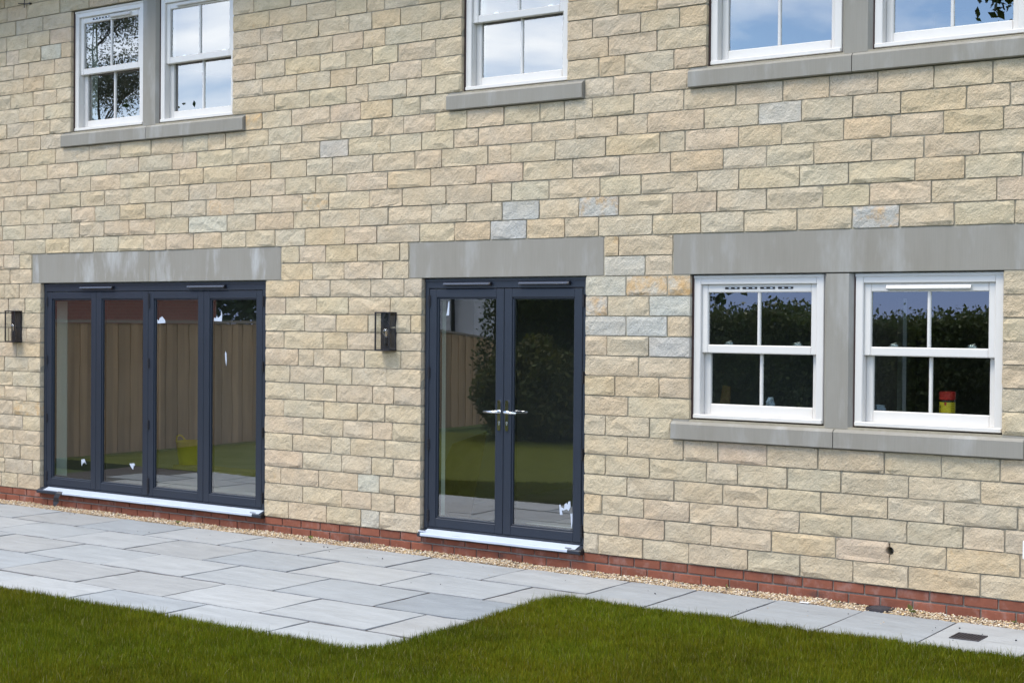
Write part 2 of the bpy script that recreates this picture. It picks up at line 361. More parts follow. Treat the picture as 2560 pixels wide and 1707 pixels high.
M['plaster'] = simple('pale_plaster', (.70, .74, .67), .9, var=.04, scale=3)
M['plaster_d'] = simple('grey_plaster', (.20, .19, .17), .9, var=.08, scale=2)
M['screed'] = simple('screed_floor', (.30, .285, .27), .7, var=.12, scale=3)
M['slab'] = mat_slab()
M['joint'] = simple('paving_joint', (.045, .034, .030), .95, var=.2, scale=18, bump=.4)
M['pebble'] = mat_tint('pebbles', .75)
M['grass'] = mat_tint('grass_blades', .6, trans=.3, spec=.12)
M['leaf'] = mat_tint('leaves', .5, trans=.35, spec=.4)
M['bark'] = simple('bark', (.09, .07, .055), .95, var=.3, scale=20, bump=.6, bscale=50)
M['lawn'] = mat_ground('lawn_soil', (.060, .072, .006), (.10, .11, .012), 5)
M['meadow'] = mat_ground('rough_ground', (.045, .07, .015), (.075, .10, .025), .8)
M['subbase'] = simple('gravel_bed', (.26, .19, .12), .95, var=.3, scale=60, bump=.6)
M['iron'] = simple('cast_iron', (.03, .026, .032), .55, var=.3, scale=40, bump=.3)
M['yellow'] = simple('yellow_plastic', (.82, .68, .03), .4)
M['yellow_label'] = simple('yellow_label', (.75, .56, .03), .35)
M['red'] = simple('red_plastic', (.55, .03, .025), .35)
M['print'] = simple('black_print', (.015, .012, .01), .4)
M['pine'] = mat_wood('pine_timber', (.52, .40, .22), (.40, .29, .15), (1, 9, 9))
M['ply'] = mat_wood('plywood', (.30, .20, .10), (.22, .14, .07))
M['fence'] = mat_wood('fence_board', (.56, .37, .21), (.42, .27, .145))
M['fence_cap'] = simple('fence_coping', (.32, .26, .21), .8)
M['brickwall'] = mat_brickwall('neighbour_brick', (.36, .13, .095, 1), (.30, .11, .08, 1), (.34, .26, .23, 1), 4.4)
M['render'] = simple('white_render', (.74, .71, .76), .9, var=.03, scale=1)
M['tiles'] = mat_tiles()
M['whiteplastic'] = simple('white_plastic', (.8, .8, .8), .35)
M['card'] = simple('cardboard', (.17, .125, .075), .85, var=.1)
M['sheet'] = simple('white_board', (.70, .72, .74), .6)
M['slate'] = simple('dark_roof', (.05, .05, .055), .8, var=.2)
M['bulb'] = mat_thin_glass(); M['bulb'].name = 'bulb_glass'
for _n in M['bulb'].node_tree.nodes:
    if _n.type == 'FRESNEL': _n.inputs['IOR'].default_value = 2.4
M['filament'] = simple('filament', (.5, .3, .12), .4)

# ------------------------------------------------------------------ mesh helpers
class MB:
    def __init__(s): s.v, s.f, s.t, s.sh = [], [], [], []
    def add(s, vs, fs, tint=None, shift=None):
        o = len(s.v)
        s.v += [tuple(a) for a in vs]; s.f += [tuple(i + o for i in f) for f in fs]
        if tint is not None: s.t += [tint] * len(vs)
        if shift is not None: s.sh += [shift] * len(vs)
        return s
    def box(s, x0, x1, y0, y1, z0, z1, c=0.0, **k):
        if c <= 0:
            vs = [(x, y, z) for x in (x0, x1) for y in (y0, y1) for z in (z0, z1)]
            return s.add(vs, [(0, 1, 3, 2), (4, 6, 7, 5), (0, 4, 5, 1), (2, 3, 7, 6), (0, 2, 6, 4), (1, 5, 7, 3)], **k)
        c = min(c, (x1 - x0) * .45, (y1 - y0) * .45, (z1 - z0) * .45)
        m = ((x0 + x1) / 2, (y0 + y1) / 2, (z0 + z1) / 2); h = ((x1 - x0) / 2, (y1 - y0) / 2, (z1 - z0) / 2)
        vs, idx = [], {}
        for sx in (-1, 1):
            for sy in (-1, 1):
                for sz in (-1, 1):
                    sg = (sx, sy, sz)
                    for a in range(3):
                        idx[(sx, sy, sz, a)] = len(vs)
                        vs.append(tuple(m[i] + sg[i] * (h[i] if i == a else h[i] - c) for i in range(3)))
        fs = []
        cyc = [(-1, -1), (1, -1), (1, 1), (-1, 1)]
        def key(a, sa, p, q):
            sg = [0, 0, 0]; sg[a] = sa; sg[(a + 1) % 3] = p; sg[(a + 2) % 3] = q; return tuple(sg)
        for a in range(3):
            for sa in (-1, 1):
                f = [idx[key(a, sa, p, q) + (a,)] for p, q in cyc]
                fs.append(tuple(f if sa > 0 else f[::-1]))
        for a in range(3):
            b_, c_ = (a + 1) % 3, (a + 2) % 3
            for sb in (-1, 1):
                for sc in (-1, 1):
                    def kk(sa): sg = [0, 0, 0]; sg[a] = sa; sg[b_] = sb; sg[c_] = sc; return tuple(sg)
                    f = [idx[kk(-1) + (b_,)], idx[kk(1) + (b_,)], idx[kk(1) + (c_,)], idx[kk(-1) + (c_,)]]
                    fs.append(tuple(f if sb * sc < 0 else f[::-1]))
        for sx in (-1, 1):
            for sy in (-1, 1):
                for sz in (-1, 1):
                    f = [idx[(sx, sy, sz, a)] for a in range(3)]
                    fs.append(tuple(f if sx * sy * sz > 0 else f[::-1]))
        return s.add(vs, fs, **k)
    def prism(s, prof, x0, x1, axis='x', **k):
        """extrude a 2D outline; axis x: prof is (y,z); axis z: prof is (x,y); axis y: prof is (x,z)"""
        n = len(prof)
        def P(a, t):
            if axis == 'x': return (t, a[0], a[1])
            if axis == 'z': return (a[0], a[1], t)
            return (a[0], t, a[1])
        vs = [P(a, x0) for a in prof] + [P(a, x1) for a in prof]
        fs = [tuple(range(n))[::-1], tuple(range(n, 2 * n))] + [(i, (i + 1) % n, n + (i + 1) % n, n + i) for i in range(n)]
        return s.add(vs, fs, **k)
    def tube(s, pts, rad, seg=8, **k):
        pts = [Vector(p) for p in pts]; n = len(pts)
        if not hasattr(rad, '__len__'): rad = [rad] * n
        vs, fs = [], []
        for i, p in enumerate(pts):
            d = (pts[min(i + 1, n - 1)] - pts[max(i - 1, 0)]).normalized()
            a = d.orthogonal().normalized() if i == 0 else (a - d * a.dot(d)).normalized()
            b = d.cross(a)
            for j in range(seg):
                t = 2 * math.pi * j / seg
                vs.append(p + (a * math.cos(t) + b * math.sin(t)) * rad[i])
        for i in range(n - 1):
            for j in range(seg):
                fs.append((i * seg + j, i * seg + (j + 1) % seg, (i + 1) * seg + (j + 1) % seg, (i + 1) * seg + j))
        fs.append(tuple(range(seg))[::-1]); fs.append(tuple(range((n - 1) * seg, n * seg)))
        return s.add(vs, fs, **k)
    def lathe(s, c, prof, seg=20, **k):
        """prof list of (r,z) from bottom to top around c"""
        vs, fs = [], []
        for r, z in prof:
            for j in range(seg):
                t = 2 * math.pi * j / seg; vs.append((c[0] + r * math.cos(t), c[1] + r * math.sin(t), c[2] + z))
        for i in range(len(prof) - 1):
            for j in range(seg):
                fs.append((i * seg + j, i * seg + (j + 1) % seg, (i + 1) * seg + (j + 1) % seg, (i + 1) * seg + j))
        fs.append(tuple(range(seg))[::-1]); fs.append(tuple(range((len(prof) - 1) * seg, len(prof) * seg)))
        return s.add(vs, fs, **k)

WL = {}                       # world origin of every object made here
def link(o, parent, wl):
    scene.collection.objects.link(o)
    WL[o.name] = Vector(wl)
    if parent is not None:
        o.parent = parent; o.location = Vector(wl) - WL[parent.name]
    else:
        o.location = Vector(wl)
    return o
def build(mb, name, mat, parent=None, smooth=False, origin=None, fix=True):
    v = np.array(mb.v, dtype=float)
    lo, hi = v.min(0), v.max(0)
    wl = origin if origin is not None else ((lo[0] + hi[0]) / 2, (lo[1] + hi[1]) / 2, lo[2])
    v = v - np.array(wl)
    me = bpy.data.meshes.new(name)
    me.from_pydata([tuple(a) for a in v], [], mb.f)
    if mb.t:
        ca = me.attributes.new('tint', 'FLOAT_COLOR', 'POINT'); ca.data.foreach_set('color', np.array(mb.t, dtype=np.float32).ravel())
    if mb.sh:
        sa = me.attributes.new('shift', 'FLOAT_VECTOR', 'POINT'); sa.data.foreach_set('vector', np.array(mb.sh, dtype=np.float32).ravel())
    if fix:
        bm = bmesh.new(); bm.from_mesh(me); bmesh.ops.recalc_face_normals(bm, faces=bm.faces); bm.to_mesh(me); bm.free()
    if smooth: me.polygons.foreach_set('use_smooth', [len(f) <= 4 for f in mb.f] if mat == 'stone' else [True] * len(me.polygons))
    me.materials.append(M[mat] if isinstance(mat, str) else mat)
    o = bpy.data.objects.new(name, me)
    return link(o, parent, wl)
def empty(name, loc, label, cat, group=None):
    o = bpy.data.objects.new(name, None); o.empty_display_size = .2
    link(o, None, loc); tag(o, label, cat, group); return o
def tag(o, label=None, cat=None, group=None, kind=None):
    if label: o['label'] = label
    if cat: o['category'] = cat
    if group: o['group'] = group
    if kind: o['kind'] = kind
    return o
def np_mesh(name, verts, loops, sizes, mat, tint=None, parent=None, origin=(0, 0, 0)):
    """fast mesh from numpy arrays: verts (n,3), flat loop indices, polygon sizes"""
    me = bpy.data.meshes.new(name)
    me.vertices.add(len(verts)); me.vertices.foreach_set('co', (verts - np.array(origin)).astype(np.float32).ravel())
    me.loops.add(len(loops)); me.loops.foreach_set('vertex_index', loops.astype(np.int32))
    me.polygons.add(len(sizes))
    me.polygons.foreach_set('loop_start', np.concatenate(([0], np.cumsum(sizes)[:-1])).astype(np.int32))
    if tint is not None:
        ca = me.attributes.new('tint', 'FLOAT_COLOR', 'POINT'); ca.data.foreach_set('color', tint.astype(np.float32).ravel())
    me.update(calc_edges=True)
    me.materials.append(M[mat])
    o = bpy.data.objects.new(name, me)
    return link(o, parent, origin)

# ================================================================== THE HOUSE
house = empty('stone_house', (5, 0, 0), 'cream rock faced stone house with grey lintels, white sash windows and dark glazed doors', 'house')

# stone-free rectangles in the wall: x0,x1,z0,z1
OPEN = {'bif': (.45, 3.615, .15, 2.25), 'fr': (5.39, 6.985, .15, 2.25), 'lw': (7.88, 10.135, 1.2, 2.25),
        'ul': (.915, 3.185, 3.75, 4.95), 'um': (5.785, 6.80, 3.75, 4.95), 'ur': (7.995, 10.26, 3.75, 4.95)}
DRESS = {'lint_bif': (.314, 3.80, 2.25, 2.55), 'lint_fr': (5.253, 7.145, 2.25, 2.55), 'lint_lw': (7.735, 10.29, 2.25, 2.55),
         'sill_lw': (7.745, 10.285, 1.05, 1.2), 'sill_ul': (.80, 3.35, 3.6, 3.75), 'sill_um': (5.655, 6.96, 3.6, 3.75), 'sill_ur': (7.86, 10.41, 3.6, 3.75)}
WX0, WX1, WTOP = -1.9, 12.6, 5.4
HOLE = (9.404, .39, .028)

def block_wall(mb, y0, y1, x0, x1, z0, z1, holes):
    xs = sorted({x0, x1, *[h[0] for h in holes], *[h[1] for h in holes]}); zs = sorted({z0, z1, *[h[2] for h in holes], *[h[3] for h in holes]})
    xs = [x for x in xs if x0 <= x <= x1]; zs = [z for z in zs if z0 <= z <= z1]
    solid = lambda i, j: 0 <= i < len(xs) - 1 and 0 <= j < len(zs) - 1 and not any(
        h[0] < (xs[i] + xs[i + 1]) / 2 < h[1] and h[2] < (zs[j] + zs[j + 1]) / 2 < h[3] for h in holes)
    for i in range(len(xs) - 1):
        for j in range(len(zs) - 1):
            if not solid(i, j): continue
            a, b, c, d = xs[i], xs[i + 1], zs[j], zs[j + 1]
            mb.add([(a, y0, c), (b, y0, c), (b, y0, d), (a, y0, d)], [(0, 1, 2, 3)])
            mb.add([(a, y1, c), (b, y1, c), (b, y1, d), (a, y1, d)], [(3, 2, 1, 0)])
            if not solid(i - 1, j): mb.add([(a, y0, c), (a, y0, d), (a, y1, d), (a, y1, c)], [(0, 1, 2, 3)])
            if not solid(i + 1, j): mb.add([(b, y0, c), (b, y1, c), (b, y1, d), (b, y0, d)], [(0, 1, 2, 3)])
            if not solid(i, j - 1): mb.add([(a, y0, c), (a, y1, c), (b, y1, c), (b, y0, c)], [(0, 1, 2, 3)])
            if not solid(i, j + 1): mb.add([(a, y0, d), (b, y0, d), (b, y1, d), (a, y1, d)], [(0, 1, 2, 3)])

e_ = .004
holes = [(a - e_, b + e_, c - (0 if c > .2 else .03), d + e_) for a, b, c, d in OPEN.values()]
hole_rect = (HOLE[0] - .05, HOLE[0] + .05, HOLE[1] - .05, HOLE[1] + .05)
mb = MB(); block_wall(mb, -.0025, .10, WX0, WX1, .148, WTOP, holes + [hole_rect])
wall = build(mb, 'stone_wall', 'mortar', house, fix=False)
mb = MB(); block_wall(mb, .104, .33, WX0, WX1, .02, WTOP, holes)
build(mb, 'inner_wall', 'plaster', house, fix=False)

# ---------------------------------------------------------------- stones: joints read off the photograph (view origin, scale, rows)
S72, S60, S48, S96, S24 = 720 / 2352, 600 / 2352, 480 / 2352, 960 / 2352, 240 / 2352
VIEWS = [
 ((0, 300), S72, [((150, 90), [57, 277, 410]), ((60, 205), [146, 330]), ((100, 320), [227, 453, 728, 982, 1233, 1493, 1698, 1843, 2190]),
   ((80, 445), [168, 387, 635, 872, 1133, 1406, 1606, 1895, 2032, 2295]), ((60, 565), [116, 298, 491, 738, 980, 1220, 1468, 1660, 1934, 2213]),
   ((100, 690), [221, 408, 655, 853, 1055, 1268, 1542, 1766, 2048, 2330]), ((80, 800), [170, 358, 583, 776, 980, 1188, 1398, 1682, 1909, 2224]),
   ((100, 920), [22, 207, 427, 650, 850, 1053, 1266, 1541, 1856, 2088]), ((60, 1040), [112, 373, 566, 764, 964, 1175, 1358, 1580, 1808, 2008, 2247]),
   ((80, 1155), [162]), ((40, 1280), [83]), ((80, 1395), [157]), ((30, 1510), [70, 203])]),
 ((0, 0), S72, [((300, 50), [62, 222, 490, 727]), ((250, 230), [130, 350]), ((120, 330), [228, 407]), ((230, 450), [50, 158, 335, 498]),
   ((170, 570), [112, 235, 443]), ((100, 700), [192, 360]), ((50, 820), [85, 270, 463]), ((80, 940), [157, 360])]),
 ((0, 560), S72, [((150, 900), [215]), ((100, 1020), [137]), ((100, 1140), [35, 228]), ((50, 1260), [105]), ((100, 1380), [218]), ((50, 1500), [105])]),
 ((0, 960), S72, [((100, 310), [185]), ((50, 430), [105]), ((80, 540), [165]), ((120, 670), [40, 265]), ((60, 790), [143])]),
 ((600, 0), S72, [((60, 60), [113, 415, 660]), ((130, 170), [237, 543, 783, 1035, 1178, 1462]), ((80, 320), [167, 350, 642, 890, 1078, 1310, 1638]),
   ((100, 450), [223, 463, 757, 1005, 1185, 1485]), ((50, 600), [127, 367, 655, 867, 1083, 1290, 1597]), ((80, 730), [182, 465, 740, 952, 1220, 1482]),
   ((100, 860), [280, 567, 867, 1047, 1362, 1597]), ((115, 1000), [182, 420, 733, 985, 1245, 1472]), ((100, 1130), [232, 505, 824, 1077, 1335, 1595, 1855, 2155]),
   ((40, 1270), [72, 333, 653, 885, 1228, 1485, 1745, 1945]), ((100, 1400), [253, 543, 755, 1085, 1428, 1648, 2025, 2213]), ((40, 1530), [90, 370, 618, 872, 1205, 1558, 1928, 2312])]),
 ((600, 300), S72, [((80, 700), [263, 508, 724, 1057, 1327, 1685, 2055, 2215]), ((60, 830), [127, 438, 652, 977, 1210, 1563, 1850, 2143]),
   ((20, 960), [45, 287, 532, 858, 1118, 1468, 1752, 2045, 2340]), ((400, 1100), [483, 700, 960, 1305]), ((400, 1240), [593, 852, 1165])]),
 ((1200, 240), S72, [((700, 120), [197, 490, 690, 918, 1257, 1662, 2090]), ((300, 330), [422, 777, 1123, 1368, 1832, 2272]), ((150, 490), [63, 252, 615, 1027, 1470, 1672, 2110]),
   ((200, 640), [353, 757, 1140, 1555, 1985, 2340]), ((150, 800), [97, 258, 563, 980, 1318, 1773, 2113]), ((100, 950), [183, 485, 807, 1132, 1572, 1935, 2340]),
   ((60, 1100), [85, 380, 693, 968, 1408, 1802, 2157]), ((1080, 1230), [1131]), ((1180, 1380), [1348])]),
 ((1380, 660), S48, [((600, 260), [905, 1410]), ((550, 510), [682, 1190]), ((600, 750), [905, 1413]), ((550, 1000), [675, 1187]), ((700, 1250), [1060]), ((600, 1470), [770, 1310])]),
 ((1380, 960), S48, [((600, 270), [928]), ((500, 500), [655, 1195]), ((600, 740), [925, 1605, 2030]), ((550, 970), [655, 1192, 1888, 2275]), ((600, 1220), [920, 1497, 2090]), ((500, 1450), [610, 1125, 1685, 2275])]),
 ((900, 960), S72, [((1950, 1120), [2115]), ((1900, 1300), [1945, 2310])]),
 ((1600, 1067), S96, [((100, 130), [265, 477, 777, 1090, 1497, 1845, 2207]), ((250, 260), [58, 410, 598, 903, 1232, 1645, 2085]), ((350, 390), [208, 508, 781, 1106, 1517, 1862, 2312]),
   ((160, 510), [23, 303, 600, 975, 1297, 1635, 1980, 2235]), ((280, 640), [150, 435, 805, 1197, 1527, 1877, 2330]), ((150, 755), [15, 297, 660, 980, 1305, 1642, 2085])]),
 ((560, 680), S60, [((580, 160), [740, 1040, 1438, 1763]), ((500, 330), [605, 910, 1220, 1628]), ((600, 500), [790, 1100, 1413, 1832]), ((500, 660), [588, 970, 1208, 1640]),
   ((570, 830), [727, 880, 1140, 1377, 1733]), ((520, 990), [645, 975, 1252, 1592]), ((600, 1160), [787, 1105, 1457, 1665]), ((500, 1320), [588, 980, 1308, 1577]), ((600, 1490), [775, 1167, 1453, 1648])]),
 ((560, 980), S60, [((550, 480), [672, 1048, 1238, 1575]), ((600, 650), [770, 1152, 1445, 1657]), ((500, 810), [555, 927, 1312, 1522]), ((600, 980), [770, 1152, 1443, 1673]), ((520, 1140), [632, 1003, 1342, 1520])]),
 ((900, 0), S72, [((1800, 90), [2110]), ((1800, 250), [1900, 2290]), ((1800, 400), [2030]), ((1800, 560), [1950, 2165]), ((1950, 730), [2070])]),
 ((1600, 0), S96, [((150, 30), [105]), ((120, 130), [5, 243]), ((150, 250), [105]), ((100, 370), [208]), ((150, 500), [65]), ((400, 600), [267, 587, 875, 1160, 1457, 1800, 2162]),
   ((200, 740), [45, 393, 727, 990, 1305, 1597, 2000]), ((200, 870), [120, 275, 603, 867, 1247, 1538, 1858, 2227]), ((100, 1000), [185, 510, 772, 1065, 1418, 1740, 2080]),
   ((150, 1120), [5, 350, 605, 977, 1277, 1685, 1990]), ((100, 1250), [198, 470, 775, 1120, 1405, 1785, 2185]), ((220, 1380), [75, 373, 637, 962, 1300, 1588, 1925, 2297])]),
]
CH = .15
joints = {}
for (ox, oy), s, rows in VIEWS:
    for (rx, ry), xs in rows:
        k = int((on_wall(ox + rx * s, oy + ry * s).z - .15) // CH)
        zc = .15 + (k + .5) * CH
        for x in xs:
            px, py = ox + x * s, oy + ry * s
            for _ in range(4):                     # slide along the course to its mid height
                P = on_wall(px, py, -.01); py += (P.z - zc) * 330
            joints.setdefault(k, []).append(on_wall(px, py, -.01).x)
for k in joints:
    js, out = sorted(joints[k]), []
    for x in js:
        if out and x - out[-1][-1] < .06: out[-1].append(x)
        else: out.append([x])
    joints[k] = [sum(o) / len(o) for o in out]

# stones with a colour of their own: view, point -> (tint, stain)
CRM, GRY, PNK, WRM, BLU, PAL = (.535, .438, .300), (.520, .436, .310), (.540, .430, .300), (.545, .428, .278), (.42, .402, .352), (.472, .430, .345)
SPECIAL = [((1200, 240), S72, 330, 930, BLU, 0), ((1200, 240), S72, 235, 1090, (.42, .405, .36), 0), ((1200, 240), S72, 1190, 1380, PAL, 0), ((1380, 660), S48, 650, 260, PAL, .0),
  ((1380, 660), S48, 1450, 510, (.44, .425, .37), .12), ((1380, 660), S48, 650, 750, (.44, .42, .36), .20), ((1380, 660), S48, 1150, 750, (.44, .425, .37), .10),
  ((1380, 660), S48, 1450, 1010, (.45, .43, .37), .12), ((1600, 0), S96, 860, 690, PAL, 0), ((1600, 0), S96, 1445, 1320, (.44, .42, .365), .30),
  ((1200, 240), S72, 970, 900, (.44, .42, .37), .36), ((1200, 240), S72, 1075, 1220, WRM, .24), ((1380, 660), S48, 1150, 260, PAL, .40), ((1380, 660), S48, 1560, 260, PAL, .42),
  ((1380, 660), S48, 550, 510, PAL, .33), ((0, 300), S72, 1795, 710, PNK, .25), ((600, 300), S72, 620, 670, CRM, .27), ((0, 300), S72, 635, 295, GRY, .18),
  ((600, 0), S72, 115, 1000, WRM, .33), ((600, 0), S72, 870, 340, PNK, .1), ((600, 0), S72, 1090, 320, WRM, .2), ((600, 0), S72, 860, 920, PNK, .12), ((600, 0), S72, 1110, 900, WRM, .18),
  ((600, 300), S72, 1740, 460, PNK, .12), ((600, 300), S72, 2120, 440, PNK, .1), ((1600, 1067), S96, 2100, 820, WRM, .18), ((1600, 1067), S96, 1860, 930, WRM, .2),
  ((560, 980), S60, 480, 810, CRM, .22), ((560, 980), S60, 520, 1140, CRM, .2), ((0, 960), S72, 220, 190, CRM, .3), ((1200, 240), S72, 540, 1080, WRM, .14),
  ((600, 300), S72, 700, 950, WRM, .15), ((560, 680), S60, 570, 160, WRM, .12), ((0, 300), S72, 1700, 850, PAL, 0), ((600, 0), S72, 770, 1220, PAL, 0), ((0, 0), S72, 415, 430, PAL, 0),
  ((1380, 660), S48, 1560, 750, PNK, .05), ((1600, 0), S96, 1700, 770, PNK, .05), ((1600, 0), S96, 1250, 330, GRY, 0), ((560, 980), S60, 1430, 1240, PAL, 0), ((560, 980), S60, 1420, 890, PAL, 0),
  ((600, 0), S72, 400, 150, WRM, .05), ((600, 0), S72, 120, 180, WRM, .2), ((600, 300), S72, 470, 1240, WRM, .2), ((1600, 0), S96, 1800, 620, WRM, .14), ((1600, 0), S96, 220, 1370, CRM, .15)]
special = []
for (ox, oy), s, x, y, c, a in SPECIAL:
    P = on_wall(ox + x * s, oy + y * s); special.append((P.x, int((P.z - .15) // CH), c, a))

def stone_geom(x0, x1, z0, z1, rng, deep0, deep1):
    """rock-faced block: jittered grid front, margins drawn back, skirt to the rear"""
    nx, nz = 6, 4
    w, h = x1 - x0, z1 - z0
    tx, tz = rng.normal(0, .004), rng.normal(0, .003)
    proud = rng.uniform(.0105, .0160)
    drop = rng.choice([.0015, .003, .0045, .0065])
    spall = rng.random() < .14
    sc_x, sc_z = rng.choice([0, 1]), rng.choice([0, 0, 1])
    us = [0, rng.uniform(.06, .12), rng.uniform(.25, .4), rng.uniform(.55, .72), rng.uniform(.87, .94), 1]
    ws = [0, rng.uniform(.15, .32), rng.uniform(.66, .84), 1]
    vs = []
    for j in range(nz):
        for i in range(nx):
            u, t = us[i], ws[j]
            edge = i in (0, nx - 1) or j in (0, nz - 1)
            x = x0 + w * u; z = z0 + h * t
            if edge:
                y = -max(.006, proud - drop * rng.uniform(.3, 1.0))
                if i in (0, nx - 1): x += rng.uniform(-.0022, .0022)
                if j in (0, nz - 1): z += rng.uniform(-.0018, .0018)
                if i in (0, nx - 1) and j in (0, nz - 1):
                    x += (.004 if i == 0 else -.004) * rng.random(); z += (.0035 if j == 0 else -.0035) * rng.random()
            else:
                x += rng.uniform(-.03, .03) * w * .6; z += rng.uniform(-.05, .05) * h
                y = -(proud + tx * (u - .5) * 2 + tz * (t - .5) * 2 + rng.normal(0, .0031))
                if spall and ((u > .8) if sc_x else (u < .2) or (t < .34 and sc_z)): y += .0075
            vs.append((x, min(y, -.0055), z))
    fs = []
    for j in range(nz - 1):
        for i in range(nx - 1):
            a, b, c, d = j * nx + i, j * nx + i + 1, (j + 1) * nx + i + 1, (j + 1) * nx + i
            if (i + j + int(rng.random() * 2)) % 2: fs += [(a, b, c), (a, c, d)]
            else: fs += [(a, b, d), (b, c, d)]
    ring = [i for i in range(nx)] + [j * nx + nx - 1 for j in range(1, nz)] + [(nz - 1) * nx + i for i in range(nx - 2, -1, -1)] + [j * nx for j in range(nz - 2, 0, -1)]
    n0 = len(vs)
    cor = [0, nx - 1, nz * nx - 1, (nz - 1) * nx]
    for c in cor:
        x, y, z = vs[c]; vs.append((x0 if c in (cor[0], cor[3]) else x1, (deep0 if c in (cor[0], cor[3]) else deep1), z))
    # four side ngons
    fs.append(tuple([n0] + [n0 + 1] + list(range(nx - 1, -1, -1))))
    fs.append(tuple([n0 + 1, n0 + 2] + [j * nx + nx - 1 for j in range(nz - 1, -1, -1)]))
    fs.append(tuple([n0 + 2, n0 + 3] + [(nz - 1) * nx + i for i in range(nx)]))
    fs.append(tuple([n0 + 3, n0] + [j * nx for j in range(nz)]))
    return vs, fs

rng = np.random.default_rng(11)
stones = []
for k in range(35):
    z0 = .15 + k * CH; z1 = z0 + CH; zc = (z0 + z1) / 2
    blocked = sorted((a, b) for a, b, c, d in list(OPEN.values()) + list(DRESS.values()) if c < zc < d)
    free, x = [], WX0
    for a, b in blocked:
        if a > x + .02: free.append((x, a))
        x = max(x, b)
    if x < WX1: free.append((x, WX1))
    for a, b in free:
        js = [q for q in joints.get(k, []) if a + .07 < q < b - .07]
        cuts = [a] + js + [b]; full = [a]
        for p, q in zip(cuts[:-1], cuts[1:]):
            gap = q - p
            if gap > .56:
                n = max(2, round(gap / rng.uniform(.33, .40)))
                w_ = rng.uniform(.75, 1.3, n); w_ = np.cumsum(w_ / w_.sum())[:-1]
                full += [p + gap * t for t in w_]
            full.append(q)
        for p, q in zip(full[:-1], full[1:]):
            ja = .0 if abs(p - a) < 1e-6 and a > WX0 + .01 else .0045
            jb = .0 if abs(q - b) < 1e-6 else .0045
            isop = lambda v: any(abs(v - o) < 1e-6 for O in OPEN.values() if O[2] < zc < O[3] for o in O[:2])
            j0 = .001 if isop(p) else .0048; j1 = .001 if isop(q) else .0048
            stones.append((k, p, q, p + j0 * rng.uniform(.8, 1.25), q - j1 * rng.uniform(.8, 1.25), z0 + .0045 * rng.uniform(.75, 1.3), z1 - .0045 * rng.uniform(.75, 1.3), .095 if isop(p) else .03, .095 if isop(q) else .03))
def shown(s_):
    pts = [to_px((x, 0, z)) for x in s_[3:5] for z in s_[5:7]]
    xs, ys = [min(max(p[0], 0), 2560) for p in pts], [min(max(p[1], 0), 1707) for p in pts]
    return (max(xs) - min(xs)) * (max(ys) - min(ys))
stones.sort(key=shown, reverse=True)
rest = MB()
for n, (k, p, q, x0, x1, z0, z1, d0, d1) in enumerate(stones):
    r = rng.random()
    col, stain = (CRM if r < .52 else GRY if r < .76 else PNK if r < .93 else WRM), (.02 if rng.random() < .85 else .12)
    jit = rng.uniform(.955, 1.045)
    for X, kk, c, a in special:
        if kk == k and p < X < q: col, stain, jit = c, a, rng.uniform(1.06, 1.12) * (1 if c[0] < .5 else .93)
    tint = tuple(c * jit * rng.uniform(.985, 1.015) for c in col) + (stain,)
    shift = (rng.uniform(-9, 9), rng.uniform(-9, 9), rng.uniform(-9, 9))
    if p < HOLE[0] - .02 and q > HOLE[0] + .02 and z0 < HOLE[1] < z1:
        pass
    near_hole = k == int((HOLE[1] - .15) // CH) and (x0 < HOLE[0] + .04 and x1 > HOLE[0] - .04)
    vs, fs = stone_geom(x0, x1, z0, z1, rng, d0, d1)
    if near_hole:                                    # cut the core-drilled hole through this block
        bmh = bmesh.new(); bv = [bmh.verts.new(v) for v in vs]
        for f in fs: bmh.faces.new([bv[i] for i in f])
        bmh.faces.new([bv[i] for i in (len(vs) - 1, len(vs) - 2, len(vs) - 3, len(vs) - 4)])
        bmesh.ops.recalc_face_normals(bmh, faces=bmh.faces)
        mea = bpy.data.meshes.new('tmp'); bmh.to_mesh(mea); bmh.free(); oa = bpy.data.objects.new('tmp', mea); scene.collection.objects.link(oa)
        mc = MB(); mc.prism([(HOLE[0] + HOLE[2] * math.cos(t), HOLE[1] + HOLE[2] * math.sin(t)) for t in np.linspace(0, 2 * math.pi, 21)[:-1]], -.2, .3, axis='y')
        mec = bpy.data.meshes.new('tmpc'); mec.from_pydata(mc.v, [], mc.f)
        bmc = bmesh.new(); bmc.from_mesh(mec); bmesh.ops.recalc_face_normals(bmc, faces=bmc.faces); bmc.to_mesh(mec); bmc.free()
        oc = bpy.data.objects.new('tmpc', mec); scene.collection.objects.link(oc)
        md = oa.modifiers.new('b', 'BOOLEAN'); md.object = oc; md.operation = 'DIFFERENCE'; md.solver = 'EXACT'
        dg = bpy.context.evaluated_depsgraph_get(); ev = oa.evaluated_get(dg).to_mesh()
        if len(ev.vertices) > 8:
            vs = [tuple(v.co) for v in ev.vertices]; fs = [tuple(p_.vertices) for p_ in ev.polygons]
        oa.evaluated_get(dg).to_mesh_clear()
        bpy.data.objects.remove(oa); bpy.data.objects.remove(oc)
    if n < 300 or near_hole:
        m1 = MB(); m1.add(vs, fs, tint=tint, shift=shift)
        build(m1, 'stone', 'stone', wall, fix=near_hole)
    else:
        rest.add(vs, fs, tint=tint, shift=shift)
o = build(rest, 'stone_course', 'stone', wall, fix=False); tag(o, kind='stuff')
